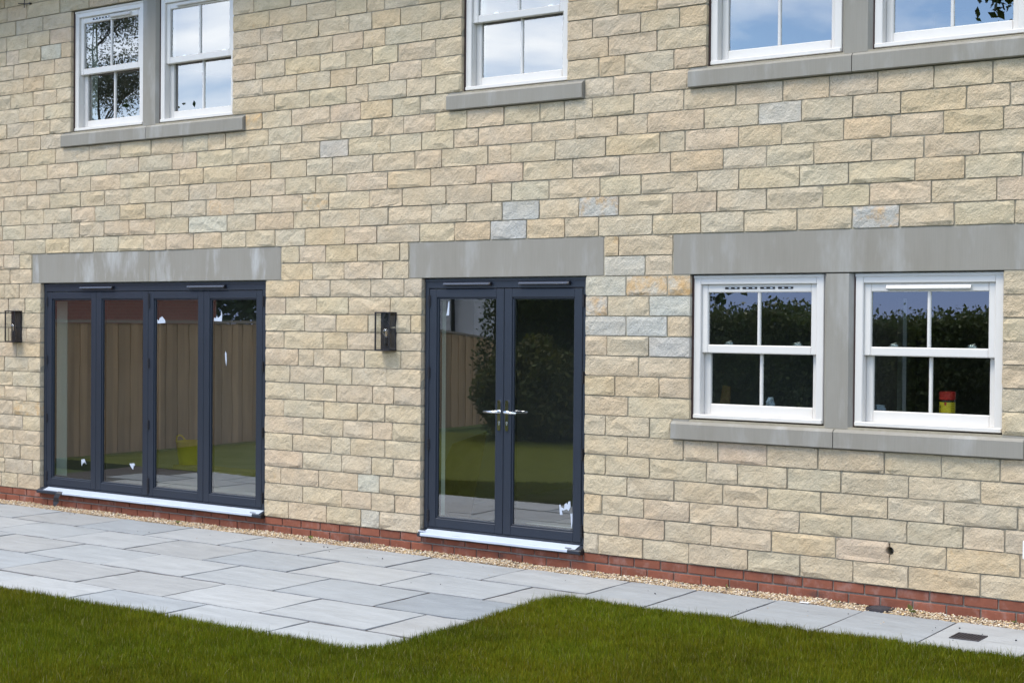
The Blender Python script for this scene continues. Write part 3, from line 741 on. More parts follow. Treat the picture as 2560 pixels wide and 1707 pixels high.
# sleeve inside the drilled hole
mb = MB(); ring = [(math.cos(t), math.sin(t)) for t in np.linspace(0, 2 * math.pi, 21)[:-1]]
mb.add([(HOLE[0] + c * .029, .02, HOLE[1] + s * .029) for c, s in ring] + [(HOLE[0] + c * .029, .30, HOLE[1] + s * .029) for c, s in ring] + [(HOLE[0] + c * .049, .02, HOLE[1] + s * .049) for c, s in ring],
       [(i, (i + 1) % 20, 20 + (i + 1) % 20, 20 + i) for i in range(20)] + [tuple(range(20, 40))] + [(i, 40 + i, 40 + (i + 1) % 20, (i + 1) % 20) for i in range(20)])
build(mb, 'drilled_hole', 'mortar', wall, fix=False)

# ---------------------------------------------------------------- brick plinth
mb = MB(); block_wall(mb, .010, .33, WX0, WX1, -.35, .147, [])
plinth = build(mb, 'brick_plinth', 'brick_mortar', house, fix=False)
for row, (z0, z1) in enumerate(((.081, .1435), (.006, .0685), (-.069, -.0065))):
    off = 0 if row % 2 == 0 else .1125
    proto = None
    for i in range(-9, 57):
        xa = i * .225 + off + .005
        if xa + .215 < WX0 or xa > WX1 - .2: continue
        if proto is None:
            m1 = MB(); m1.box(xa, xa + .215, -.001, .06, z0, z1, .0035)
            proto = build(m1, 'brick', 'brick', plinth, fix=False)
        else:
            o = proto.copy(); link(o, plinth, WL[proto.name] + Vector((i * .225 + off + .005 - p0, random.uniform(-.001, .001), 0)))
            continue
        p0 = xa

# ---------------------------------------------------------------- lintels, sills, mullions
def slab_joint(name, rect, y0, y1, mat, splits, parent=house):
    x0, x1, z0, z1 = rect
    xs = [x0 + .004] + [s for q in splits for s in (q - .0025, q + .0025)] + [x1 - .004]
    for i in range(0, len(xs), 2):
        m1 = MB(); m1.box(xs[i], xs[i + 1], y0, y1, z0 + .004, z1 - (.004), .004); build(m1, name, mat, parent, fix=False)
slab_joint('lintel', DRESS['lint_bif'], -.006, .10, 'cast_bloom', [2.075])
slab_joint('lintel', DRESS['lint_fr'], -.006, .10, 'cast', [])
slab_joint('lintel', DRESS['lint_lw'], -.006, .10, 'cast', [])
def sill(rect, splits, ops):
    x0, x1, z0, z1 = rect
    prof = [(.10, z0 + .004), (-.038, z0 + .004), (-.045, z0 + .010), (-.045, z1 - .034), (-.022, z1 - .016), (.10, z1 - .008)]
    xs = [x0 + .003] + [s for q in splits for s in (q - .003, q + .003)] + [x1 - .003]
    for i in range(0, len(xs), 2):
        m1 = MB(); m1.prism(prof, xs[i], xs[i + 1]); o = build(m1, 'window_sill', 'cast', house)
    # stooled ends that carry the jambs
    for a, b in ((x0 + .003, ops[0] - .003), (ops[1] + .003, x1 - .003)):
        m1 = MB(); m1.box(a, b, -.006, .09, z1 - .017, z1 - .002, .002); build(m1, 'sill_stooling', 'cast', house, fix=False)
sill(DRESS['sill_lw'], [9.005], OPEN['lw'][:2]); sill(DRESS['sill_ul'], [2.06], OPEN['ul'][:2]); sill(DRESS['sill_um'], [], OPEN['um'][:2]); sill(DRESS['sill_ur'], [9.112], OPEN['ur'][:2])
def mullion(x0, x1, z0, z1):
    c = .026
    prof = [(x0, .13), (x0, .03), (x0 + c, -.004), (x1 - c, -.004), (x1, .03), (x1, .13)]
    m1 = MB(); m1.prism(prof, z0 - .010, z1 - .003, axis='z'); build(m1, 'mullion', 'cast', house)
mullion(8.907, 9.120, 1.2, 2.25); mullion(1.947, 2.172, 3.75, 4.95); mullion(9.017, 9.234, 3.75, 4.95)

# ---------------------------------------------------------------- sliding sash windows
def rect_frame(mb, x0, x1, z0, z1, wl, wr, wb, wt_, y0, y1, c=.004):
    mb.box(x0, x0 + wl, y0, y1, z0, z1, c); mb.box(x1 - wr, x1, y0, y1, z0, z1, c)
    mb.box(x0 + wl - .001, x1 - wr + .001, y0 + .0015, y1 - .001, z0, z0 + wb, c); mb.box(x0 + wl - .001, x1 - wr + .001, y0 + .0015, y1 - .001, z1 - wt_, z1, c)
def sash_window(x0, x1, z0, z1, meet, vent):
    fz0, fz1 = z0 + .012, z1 - .004
    yf = .030
    mb = MB()
    mb.box(x0, x0 + .056, yf, .17, fz0, fz1, .005); mb.box(x1 - .056, x1, yf, .17, fz0, fz1, .005)
    mb.box(x0 + .055, x1 - .055, yf + .002, .17, fz1 - .066, fz1, .005)
    mb.box(x0 + .004, x1 - .004, yf - .012, .17, fz0 - .001, fz0 + .028, .004)          # frame sill with nosing
    mb.box(x0 - .001, x1 + .001, yf - .004, .06, fz1 - .022, fz1 + .001, .003)          # head trim
    win = build(mb, 'sash_window', 'upvc', house, fix=False)
    a, b = x0 + .052, x1 - .052
    cx = (a + b) / 2
    # upper sash
    mb = MB(); rect_frame(mb, a, b, meet - .030, fz1 - .062, .052, .052, .060, .062, .052, .092, .006)
    us = build(mb, 'upper_sash', 'upvc', win, fix=False)
    mb = MB(); mb.box(cx - .0115, cx + .0115, .058, .086, meet + .028, fz1 - .122, .006); build(mb, 'glazing_bar', 'upvc', win, fix=False)
    # lower sash, behind
    mb = MB(); rect_frame(mb, a + .002, b - .002, fz0 + .024, meet + .026, .052, .052, .080, .050, .098, .138, .006)
    ls = build(mb, 'lower_sash', 'upvc', win, fix=False)
    mb = MB(); mb.box(cx - .0115, cx + .0115, .104, .132, fz0 + .102, meet - .022, .006); build(mb, 'glazing_bar', 'upvc', win, fix=False)
    for s_, y, za, zb in (('u', .072, meet + .028, fz1 - .122), ('l', .118, fz0 + .102, meet - .022)):
        for xa, xb in ((a + .050, cx), (cx, b - .050)):
            mb = MB(); mb.box(xa + .0005, xb - .0005, y, y + .004, za, zb); build(mb, 'pane', 'glass', win, fix=False)
            mb = MB(); g = .0045
            for bx in ((xa, xa + g, za, zb), (xb - g, xb, za, zb), (xa, xb, za, za + g), (xa, xb, zb - g, zb)):
                mb.box(bx[0] + .002, bx[1] - .0005 + .002, y + .006, y + .024, bx[2], bx[3])
            build(mb, 'spacer_bar', 'gasket', win, fix=False)
    # jamb channel stops (below the upper sash)
    for xs in (a - .002, b - .006):
        mb = MB(); mb.box(xs, xs + .008, .058, .094, meet - .32, meet - .032, .002); build(mb, 'jamb_stop', 'upvc', win, fix=False)
    zt = fz1 - .092
    if vent in ('slots', 'half'):
        n = 4
        for i in range(n if vent == 'slots' else 2):
            xa = cx - .265 + i * .138
            mb = MB(); mb.box(xa, xa + .116, .0495, .056, zt - .008, zt + .008, .003); v = build(mb, 'vent_slot', 'gasket', win, fix=False)
            mb = MB()
            for t in (.03, .078): mb.box(xa + t, xa + t + .02, .0485, .054, zt - .006, zt + .006, .002)
            build(mb, 'vent_louvre', 'satin', v, fix=False)
    if vent in ('bar', 'half'):
        xa, xb = (cx - .285, cx + .285) if vent == 'bar' else (cx + .01, cx + .30)
        mb = MB(); mb.prism([(.052, zt - .016), (.030, zt - .016), (.026, zt - .008), (.036, zt + .012), (.052, zt + .014)], xa, xb)
        build(mb, 'trickle_vent', 'upvc', win)
    # sash fasteners on the meeting rail, seen through the upper panes
    for xl in ((a + cx) / 2 - .03, (cx + b) / 2 + .05):
        mb = MB(); mb.box(xl - .035, xl + .035, .100, .128, meet + .0265, meet + .036, .002)
        mb.box(xl - .022, xl + .024, .104, .124, meet + .034, meet + .050, .003)
        mb.tube([(xl - .03, .112, meet + .046), (xl + .012, .108, meet + .056), (xl + .022, .106, meet + .058)], [.004, .006, .005], 6)
        build(mb, 'sash_fastener', 'satin', win, fix=False)
    return win
sash_window(7.892, 8.900, 1.2, 2.25, 1.716, 'slots')
sash_window(9.127, 10.129, 1.2, 2.25, 1.720, 'bar')
sash_window(.930, 1.938, 3.75, 4.95, 4.345, 'half')
sash_window(2.180, 3.176, 3.75, 4.95, 4.340, 'bar')
sash_window(5.797, 6.790, 3.75, 4.95, 4.330, 'bar')
sash_window(8.007, 9.010, 3.75, 4.95, 4.340, 'bar')
sash_window(9.241, 10.250, 3.75, 4.95, 4.340, 'slots')
# brown sealant between the stone jambs and the frames
for a, b, za, zb in ((7.881, 7.8915, 1.205, 2.245), (.916, .929, 3.755, 4.945), (5.786, 5.796, 3.755, 4.945), (7.996, 8.006, 3.755, 4.945), (9.121, 9.1265, 1.205, 2.245), (2.173, 2.1795, 3.755, 4.945), (9.235, 9.2405, 3.755, 4.945)):
    mb = MB(); mb.box(a, b, .024, .06, za, zb, .002); build(mb, 'sealant', 'vinyl_seal', house, fix=False)
# dark packers between frame and sill
for a, b, z in ((7.9, 10.12, 1.195), (.94, 3.17, 3.745), (5.80, 6.785, 3.745), (8.01, 10.245, 3.745)):
    mb = MB(); mb.box(a, b, .075, .12, z - .012, z + .014); build(mb, 'frame_packer', 'vinyl_seal', house, fix=False)

# ---------------------------------------------------------------- glazed doors
HZ = ((2.018, 2.114), (1.432, 1.526), (.841, .935), (.251, .350))
def door(name, x0, x1, bounds, vents, hinge_at, film_a, film_b):
    yf = .030
    mb = MB()
    mb.box(x0 + .008, bounds[0] - .003, yf, .11, .19, 2.247, .004); mb.box(bounds[-1] + .003, x1 - .008, yf, .11, .19, 2.247, .004)
    mb.box(x0 + .008, x1 - .008, yf - .001, .109, 2.168, 2.246, .004); mb.box(x0 + .008, x1 - .008, yf - .006, .06, 2.222, 2.247, .003)
    mb.box(bounds[0], bounds[-1], yf + .004, .109, .187, .207, .003)
    d = build(mb, name, 'anthracite', house, fix=False)
    # projecting cill
    prof = [(.11, .130), (-.045, .130), (-.052, .136), (-.052, .156), (-.046, .163), (.028, .188), (.11, .188)]
    mb = MB(); mb.prism(prof, x0 + .004, x1 - .004); build(mb, 'door_cill', 'anthracite', d)
    mb = MB(); mb.prism([(-.055, .128), (-.055, .158), (-.047, .166), (.02, .189), (.02, .129)], x1 - .0155, x1 - .0005); build(mb, 'cill_end_cap', 'black', d)
    for i in range(len(bounds) - 1):
        a, b = bounds[i] + .002, bounds[i + 1] - .002
        mb = MB(); rect_frame(mb, a, b, .209, 2.163, .074, .074, .076, .070, yf, .098, .005)
        # sloped glazing beads
        za, zb = .285, 2.093; xa, xb = a + .074, b - .074
        for (p, q) in (((xa - .001, xa + .012), 0), ((xb - .012, xb + .001), 1)):
            mb.box(p[0], p[1], yf + .012, .09, za, zb, .003)
        mb.box(xa, xb, yf + .012, .09, za - .001, za + .012, .003); mb.box(xa, xb, yf + .012, .09, zb - .012, zb + .001, .003)
        build(mb, 'leaf_frame', 'anthracite', d, fix=False)
        mb = MB(); mb.box(xa + .011, xb - .011, .056, .060, za + .011, zb - .011); build(mb, 'pane', 'glass', d, fix=False)
        mb = MB(); g = .012
        for bx in ((xa + .011, xa + .011 + g, za, zb), (xb - .011 - g, xb - .011, za, zb), (xa, xb, za + .011, za + .011 + g), (xa, xb, zb - .011 - g, zb - .011)):
            mb.box(bx[0], bx[1], .064, .080, bx[2], bx[3])
        build(mb, 'spacer_bar', 'gasket', d, fix=False)
    for a, b in vents:
        mb = MB(); mb.prism([(yf, 2.190), (.006, 2.192), (-.002, 2.200), (.000, 2.208), (.012, 2.214), (yf, 2.216)], a, b)
        v = build(mb, 'trickle_vent', 'anth_light', d)
        mb = MB(); mb.prism([(yf, 2.188), (.004, 2.190), (-.004, 2.200), (.002, 2.212), (yf, 2.218)], b - .001, b + .014); build(mb, 'end_cap', 'black', v)
    for X in hinge_at:
        for za, zb in HZ:
            if abs(X - 2.02) < .1: za, zb = (za - .02, zb + .03) if za > 2 or za < .4 else (za, zb)
            mb = MB(); mb.tube([(X, yf - .006, za), (X, yf - .006, zb)], .0085, 8); mb.box(X - .013, X + .013, yf - .005, yf + .003, za + .004, zb - .004, .002)
            for t in (.33, .66): mb.box(X - .0105, X + .0105, yf - .0165, yf - .004, za + (zb - za) * t - .002, za + (zb - za) * t + .002)
            build(mb, 'hinge', 'black', d, fix=False)
    # white protective film still stuck on the cill
    def film(xa, xb, nose):
        m = MB(); n = max(4, int((xb - xa) / .12)); o_ = .0025
        prof_ = [(.026, .188 + o_), (-.046, .163 + o_ + .001)] if not nose else [(-.044, .1645 + o_), (-.0525 - o_, .1575), (-.0525 - o_, .141)]
        vs, fs = [], []
        for i in range(n + 1):
            x = xa + (xb - xa) * i / n; w_ = random.uniform(-.0012, .0012)
            for y, z in prof_: vs.append((x, y, z + w_ * (1 if y < .02 else 0)))
        k_ = len(prof_)
        for i in range(n):
            for j in range(k_ - 1): fs.append((i * k_ + j, (i + 1) * k_ + j, (i + 1) * k_ + j + 1, i * k_ + j + 1))
        m.add(vs, fs); return build(m, 'protective_film', 'film', d, fix=False)
    film(*film_a, False); film(*film_b, True)
    return d
bif = door('folding_door', .45, 3.615, [.500, 1.262, 2.020, 2.780, 3.535], [(1.045, 1.520), (2.585, 3.065)], (.512, 2.035, 3.552), (.545, 3.575), (.86, 3.50))
fre = door('french_door', 5.39, 6.985, [5.440, 6.196, 6.936], [(5.605, 6.065), (6.352, 6.812)], (5.446, 6.946), (5.445, 6.93), (5.425, 6.865))

def blob_poly(pts, name, mat, parent, th=.0015, y=.0545):
    m = MB(); n = len(pts)
    m.add([(p[0], y - th, p[1]) for p in pts] + [(p[0], y, p[1]) for p in pts], [tuple(range(n)), tuple(range(n, 2 * n))[::-1]] + [(i, (i + 1) % n, n + (i + 1) % n, n + i) for i in range(n)])
    return build(m, name, mat, parent)
def px_poly(o, s, pts, parent):
    blob_poly([(on_wall(o[0] + x * s, o[1] + y * s, .0545)[0], on_wall(o[0] + x * s, o[1] + y * s, .0545)[2]) for x, y in pts], 'film_remnant', 'film', parent)
px_poly((0, 560), S72, [(1288, 812), (1285, 780), (1298, 790), (1305, 768), (1325, 755), (1348, 785), (1352, 808)], bif)
px_poly((0, 560), S72, [(1748, 792), (1750, 765), (1765, 770), (1768, 755), (1785, 765), (1805, 745), (1808, 705), (1815, 745), (1812, 795)], bif)
px_poly((0, 560), S72, [(1838, 1060), (1842, 1038), (1850, 1060), (1852, 1110), (1848, 1160), (1842, 1115)], bif)
px_poly((0, 960), S72, [(664, 615), (690, 610), (706, 655), (692, 632), (686, 648), (680, 635), (668, 668)], bif)
px_poly((0, 960), S72, [(1058, 648), (1097, 645), (1102, 668), (1093, 662), (1088, 697), (1072, 678)], bif)
px_poly((900, 560), S72, [(706, 748), (716, 690), (724, 630), (732, 628), (730, 690), (728, 745)], fre)
px_poly((900, 960), S72, [(1628, 985), (1638, 982), (1645, 1005), (1668, 1015), (1672, 978), (1688, 970), (1695, 985), (1702, 958), (1718, 955), (1720, 1000), (1705, 1035), (1690, 1020), (1660, 1030), (1648, 1028), (1655, 1065), (1634, 1065)], fre)
px_poly((900, 960), S72, [(1718, 1055), (1740, 1058), (1738, 1095), (1730, 1175), (1726, 1175), (1722, 1095)], fre)
# peeled film: hanging tail on the folding door, curled ends on the french door
m = MB(); t_ = [(.835, -.052, .168), (.828, -.075, .150), (.815, -.090, .110), (.800, -.080, .065), (.790, -.095, .022)]
vs = []
for i, p in enumerate(t_):
    w_ = (.030, .034, .034, .040, .012)[i]
    vs += [(p[0] - w_ * .6, p[1] - w_ * .4, p[2] + .006), (p[0] + w_ * .6, p[1] + w_ * .4, p[2] - .004)]
m.add(vs, [(2 * i, 2 * i + 1, 2 * i + 3, 2 * i + 2) for i in range(4)]); build(m, 'peeled_film', 'film_dark', bif, fix=False)
def curl(x, y, z, r, L_, parent, mat='film', ax=0):
    m = MB(); vs, fs = [], []
    for i in range(9):
        a = -2.2 + i * .62; rr = r * (1 - i * .06)
        vs += [(x - L_ / 2, y + rr * math.cos(a), z + r + rr * math.sin(a)), (x + L_ / 2, y + rr * math.cos(a) * .6 + .01, z + r + rr * math.sin(a) * .8)]
    fs = [(2 * i, 2 * i + 1, 2 * i + 3, 2 * i + 2) for i in range(8)]
    m.add(vs, fs); build(m, 'peeled_film', mat, parent, fix=False)
curl(5.435, -.045, .160, .014, .06, fre); curl(6.865, -.045, .158, .012, .05, fre, 'anth_light'); curl(3.50, -.045, .158, .011, .06, bif, 'anth_light')

# lever handles
def handle(X, sgn, d):
    y = .030
    mb = MB()
    prof = []
    for t in np.linspace(0, math.pi, 9): prof.append((X + .0155 * math.cos(t), 1.262 + .0155 * math.sin(t)))
    for t in np.linspace(math.pi, 2 * math.pi, 9): prof.append((X + .0155 * math.cos(t), 1.048 + .0155 * math.sin(t)))
    mb.prism(prof, y - .010, y + .001, axis='y'); build(mb, 'handle_plate', 'chrome', d)
    mb = MB(); mb.tube([(X, y, 1.184), (X, y - .030, 1.184), (X, y - .043, 1.184), (X + sgn * .012, y - .052, 1.184), (X + sgn * .05, y - .054, 1.183), (X + sgn * .118, y - .052, 1.181)], [.011, .0105, .011, .011, .0095, .0085], 12)
    build(mb, 'lever', 'chrome', d, smooth=True)
    mb = MB(); mb.tube([(X, y - .0105, 1.10), (X, y - .0125, 1.10)], .0085, 12); mb.box(X - .0045, X + .0045, y - .0125, y - .0105, 1.078, 1.096, .001); build(mb, 'keyhole', 'satin', d, fix=False)
handle(6.160, -1, fre); handle(6.236, 1, fre)

# ---------------------------------------------------------------- rooms behind the glass, gable ends, eaves
def part(name, mat, *boxes, parent=house, c=0):
    m = MB()
    for b in boxes: m.box(*b, c)
    return build(m, name, mat, parent, fix=False)
part('floor_slab', 'screed', (WX0 + .1, WX1 - .1, .331, 5.9, .02, .175))
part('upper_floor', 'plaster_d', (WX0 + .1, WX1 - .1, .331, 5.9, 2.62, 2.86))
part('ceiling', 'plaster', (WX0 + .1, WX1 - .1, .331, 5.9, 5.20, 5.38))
mb = MB(); block_wall(mb, 5.9, 6.2, WX0, WX1, -.3, 5.4, [(-1.0, 3.4, .3, 2.4), (4.9, 7.0, .3, 2.4), (8.9, 11.9, 1.1, 2.4)]); build(mb, 'rear_wall', 'plaster_d', house, fix=False)  # unseen rear openings, added to let sky light into the dim lower rooms
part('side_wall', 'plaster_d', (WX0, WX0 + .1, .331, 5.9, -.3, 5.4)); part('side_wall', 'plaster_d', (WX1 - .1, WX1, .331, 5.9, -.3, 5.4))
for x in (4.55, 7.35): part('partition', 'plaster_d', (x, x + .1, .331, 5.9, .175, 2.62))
part('door_lining', 'upvc', (7.95, 8.00, 4.0, 4.1, .176, 2.15)); part('door_lining', 'upvc', (7.62, 7.66, 4.0, 4.1, .176, 2.15))
for x in (4.0, 7.5): part('partition', 'plaster', (x, x + .1, .331, 5.9, 2.86, 5.20))
part('soffit', 'whiteplastic', (WX0 - .2, WX1 + .2, -.34, .0, 5.40, 5.43))
part('fascia', 'whiteplastic', (WX0 - .2, WX1 + .2, -.36, -.341, 5.38, 5.58))
m = MB(); m.prism([(-.42, 5.56), (3.0, 7.6), (6.6, 5.56), (6.6, 5.45), (3.0, 7.48), (-.42, 5.45)], WX0 - .25, WX1 + .25); build(m, 'roof', 'slate', house)
m = MB(); m.prism([(-.365, 5.52), (-.365, 5.44), (-.40, 5.41), (-.45, 5.41), (-.485, 5.44), (-.485, 5.52), (-.475, 5.52), (-.475, 5.445), (-.445, 5.42), (-.405, 5.42), (-.375, 5.445), (-.375, 5.52)], WX0 - .25, WX1 + .25); build(m, 'gutter', 'black', house)
m = MB(); m.tube([(-.40, -.43, 5.42), (-.40, -.43, 5.34), (-.40, -.10, 5.16), (-.40, -.06, 5.05), (-.40, -.06, .05), (-.40, -.12, -.01)], .034, 12); dp = build(m, 'downpipe', 'black', house, smooth=True)
m = MB(); m.box(-.47, -.275, -.105, .004, 5.125, 5.175, .004); build(m, 'pipe_bracket', 'black', dp, fix=False)
for z in (.6, 2.4, 4.0):
    m = MB(); m.box(-.455, -.345, -.10, .0, z, z + .03, .004); build(m, 'pipe_bracket', 'black', dp, fix=False)

# ================================================================== GROUND
def flat(name, pts, z, mat, th=.0):
    m = MB(); m.add([(x, y, z) for x, y in pts], [tuple(range(len(pts)))]); return tag(build(m, name, mat), kind='structure')
flat('ground', [(-250, -250), (250, -250), (250, 250), (-250, 250)], -.12, 'meadow')
# lawn edge: straight along the patio, round the corner, then along the path
LAWN_EDGE = [(-3.55, -3.17), (4.2, -3.17), (7.05, -3.15), (7.30, -3.17), (7.42, -3.13), (7.49, -3.02), (7.52, -2.8), (7.51, -2.4), (7.49, -2.0), (7.46, -1.6), (7.455, -1.3), (7.48, -1.12), (7.56, -1.055), (7.74, -1.05), (8.3, -1.07), (9.0, -1.09), (9.7, -1.07), (10.4, -1.05), (14.0, -1.06)]
m = MB(); pl = LAWN_EDGE + [(14.0, -10.4), (-3.55, -10.4)]
m.add([(x, y, .004) for x, y in pl] + [(x, y, -.118) for x, y in pl], [tuple(range(len(pl)))] + [(i, (i + 1) % len(pl), len(pl) + (i + 1) % len(pl), len(pl) + i) for i in range(len(pl))])
tag(build(m, 'lawn', 'lawn'), kind='structure')

m = MB(); m.box(-1.9, 8.3, -3.42, -.185, -.115, -.0025); m.box(8.3, 13.4, -1.20, -.185, -.115, -.0025)
patio = build(m, 'patio', 'joint', fix=False); tag(patio, kind='structure')
m = MB(); m.box(-1.9, 13.4, -.184, .009, -.115, -.004); tag(build(m, 'gravel_bed', 'subbase', fix=False), kind='structure')

def paving(x0, x1, y0, y1, col, rng):
    n, mrow = 7, 5
    xs = np.linspace(x0, x1, n); ys = np.linspace(y0, y1, mrow)
    tilt = rng.normal(0, .0014, 2); z = .005 + rng.normal(0, .0008)
    vs, fs = [], []
    for j in range(mrow):
        for i in range(n):
            e = i in (0, n - 1) or j in (0, mrow - 1)
            x, y = xs[i], ys[j]
            if i in (0, n - 1): x += rng.normal(0, .0022)
            if j in (0, mrow - 1): y += rng.normal(0, .0022)
            vs.append((x, y, z + tilt[0] * (i / (n - 1) - .5) + tilt[1] * (j / (mrow - 1) - .5) + rng.normal(0, .0010) - (.0025 if e else 0)))
    for j in range(mrow - 1):
        for i in range(n - 1): fs.append((j * n + i, j * n + i + 1, (j + 1) * n + i + 1, (j + 1) * n + i))
    ring = list(range(n)) + [j * n + n - 1 for j in range(1, mrow)] + [(mrow - 1) * n + i for i in range(n - 2, -1, -1)] + [j * n for j in range(mrow - 2, 0, -1)]
    o = len(vs); vs += [(vs[r][0], vs[r][1], -.02) for r in ring]
    for a in range(len(ring)):
        b = (a + 1) % len(ring); fs.append((ring[a], o + a, o + b, ring[b]))
    m = MB(); m.add(vs, fs, tint=col + (1,), shift=(rng.uniform(-20, 20), rng.uniform(-20, 20), 0))
    build(m, 'paving_slab', 'slab', patio, fix=False)
SL = [(.312, .326, .335), (.282, .300, .315), (.335, .345, .350), (.300, .305, .306), (.228, .247, .265), (.340, .330, .322)]
rngs = np.random.default_rng(5)
def g_(q): return q * .0045
rows = [(-.182, -.785, 1.05, [1.05, 1.985, 2.90, 3.835, 4.75, 5.67, 6.58, 7.505]), (-.795, -1.405, 1.55, [1.55, 2.465, 3.38, 4.305, 5.215, 6.135, 7.055, 7.97]),
        (-1.415, -2.03, 1.98, [1.98, 2.92, 3.845, 4.75, 5.68, 6.605, 7.52]), (-2.04, -2.645, 1.58, [1.58, 2.50, 3.42, 4.315, 5.235, 6.16, 7.07, 7.98]), (-2.655, -3.26, 2.03, [2.03, 2.95, 3.87, 4.78, 5.70, 6.62, 7.54])]
for ya, yb, _, cuts in rows:
    cuts = [cuts[0] - .918 * i for i in (3, 2, 1)] + cuts
    for a, b in zip(cuts[:-1], cuts[1:]):
        a = max(a, -1.88)
        if b - a < .15: continue
        paving(a + .011, b - .011, yb + .0075, ya - .0075, SL[int(rngs.choice(6, p=[.24, .22, .20, .1, .14, .10]))], rngs)
for a, b in zip([7.505, 8.06, 8.68, 9.295, 9.925, 10.54, 11.16, 11.78, 12.4], [8.06, 8.68, 9.295, 9.925, 10.54, 11.16, 11.78, 12.4, 13.02]):
    paving(a + .009, b - .009, -1.09, -.185, SL[int(rngs.choice(3))], rngs)

# ---------------------------------------------------------------- gravel (real pebbles)
ico = bmesh.new(); bmesh.ops.create_icosphere(ico, subdivisions=1, radius=1); IV = np.array([v.co[:] for v in ico.verts]); IF = np.array([[v.index for v in f.verts] for f in ico.faces]); ico.free()
def pebbles(name, pos, size, cols, flat_=.62):
    n = len(pos); r = RNG
    a = r.uniform(0, 2 * np.pi, n); ca, sa = np.cos(a), np.sin(a)
    sx, sy, sz = size * r.uniform(.8, 1.5, n), size * r.uniform(.65, 1.1, n), size * flat_ * r.uniform(.7, 1.2, n)
    base = IV[None] * (1 + r.normal(0, .14, (n, len(IV), 1)))
    p = base * np.stack([sx, sy, sz], 1)[:, None, :]
    t = r.normal(0, .35, n); p = np.stack([p[..., 0], p[..., 1] * np.cos(t)[:, None] - p[..., 2] * np.sin(t)[:, None], p[..., 1] * np.sin(t)[:, None] + p[..., 2] * np.cos(t)[:, None]], -1)
    x = p[..., 0] * ca[:, None] - p[..., 1] * sa[:, None]; y = p[..., 0] * sa[:, None] + p[..., 1] * ca[:, None]
    v = np.stack([x, y, p[..., 2]], -1) + pos[:, None, :]
    f = IF[None] + (np.arange(n) * len(IV))[:, None, None]
    tint = np.repeat(np.concatenate([cols, np.ones((n, 1))], 1)[:, None, :], len(IV), 1)
    return np_mesh(name, v.reshape(-1, 3), f.ravel(), np.full(n * len(IF), 3), 'pebble', tint.reshape(-1, 4))
n = 15500
gx = RNG.uniform(-1.0, 11.6, n); gy = RNG.uniform(-.186, -.004, n)
gx[:13500] = RNG.uniform(-.3, 10.7, 13500)
gz = RNG.uniform(-.004, .009, n) + np.clip((gy + .19) / .19, 0, 1) * .007 + .006 * np.sin(gx * 7.3) * np.sin(gx * 2.1 + 1)
PC = np.array([(.50, .38, .24), (.60, .48, .33), (.42, .28, .16), (.66, .58, .46), (.34, .24, .17), (.25, .20, .17), (.55, .40, .20), (.70, .64, .55)])
gc = PC[RNG.choice(8, n, p=[.23, .23, .12, .14, .09, .05, .09, .05])] * RNG.uniform(.8, 1.12, (n, 1))
tag(pebbles('gravel', np.stack([gx, gy, gz], 1), RNG.uniform(.0042, .0088, n), gc), 'narrow strip of golden gravel along the foot of the brick plinth', 'gravel', kind='stuff')
n = 70
cx_ = RNG.uniform(.5, 11, n); cyy = -.2 - np.abs(RNG.normal(0, .55, n)); cyy = np.where(cx_ > 7.4, np.maximum(cyy, -.95), np.maximum(cyy, -3.0))
for (o_, s_, x_, y_) in (((0, 1200), 360 / 2352, 1140, 560), ((0, 1200), 360 / 2352, 1220, 562), ((640, 1260), 360 / 2352, 1110, 710), ((640, 1260), 360 / 2352, 1170, 720), ((640, 1260), 360 / 2352, 735, 665), ((640, 1260), 360 / 2352, 2065, 905), ((1440, 1340), 360 / 2352, 1292, 955), ((2200, 1400), 360 / 2352, 1300, 1130), ((2200, 1400), 360 / 2352, 2225, 1330)):
    P = on_ground(o_[0] + x_ * s_, o_[1] + y_ * s_); cx_ = np.append(cx_, P.x); cyy = np.append(cyy, P.y); n += 1
sz_ = RNG.uniform(.0025, .005, n); sz_[-9:] = .0075
cc = np.where(RNG.random((n, 1)) < .6, np.array([[.05, .045, .045]]), np.array([[.5, .38, .25]])); cc[-9:] = (.045, .045, .05)
tag(pebbles('crumbs', np.stack([cx_, cyy, sz_ * .5 + .006], 1), sz_, cc), 'scattered dark grit and stray pebbles on the paving', 'grit', kind='stuff')

# ---------------------------------------------------------------- grass
ED = np.array(LAWN_EDGE)
def in_lawn(x, y):
    # closed lawn polygon test by even-odd rule
    P = np.array(pl); c = np.zeros(len(x), bool)
    for i in range(len(P)):
        x1, y1 = P[i]; x2, y2 = P[(i + 1) % len(P)]
        cond = (y1 > y) != (y2 > y)
        with np.errstate(divide='ignore', invalid='ignore'):
            c ^= cond & (x < (x2 - x1) * (y - y1) / (y2 - y1 + 1e-12) + x1)
    return c
def seen(x, y, mg):
    d0 = np.stack([x - CAM_LOC.x, y - CAM_LOC.y, np.full_like(x, -CAM_LOC.z)], 1)
    z = d0 @ np.array(FWD); u = 1280 + CAM_F * (d0 @ np.array(RIGHT)) / z; v = 853.5 - CAM_F * (d0 @ np.array(UP)) / z
    return (z > 1) & (u > -mg) & (u < 2560 + mg) & (v < 1707 + mg)
def value_noise(x, y, s, seed):
    r = np.random.default_rng(seed); g = r.random((64, 64)); xi, yi = x * s, y * s
    x0, y0 = np.floor(xi).astype(int), np.floor(yi).astype(int); fx, fy = xi - x0, yi - y0
    fx, fy = fx * fx * (3 - 2 * fx), fy * fy * (3 - 2 * fy)
    G = lambda a, b: g[a % 64, b % 64]
    return (G(x0, y0) * (1 - fx) + G(x0 + 1, y0) * fx) * (1 - fy) + (G(x0, y0 + 1) * (1 - fx) + G(x0 + 1, y0 + 1) * fx) * fy
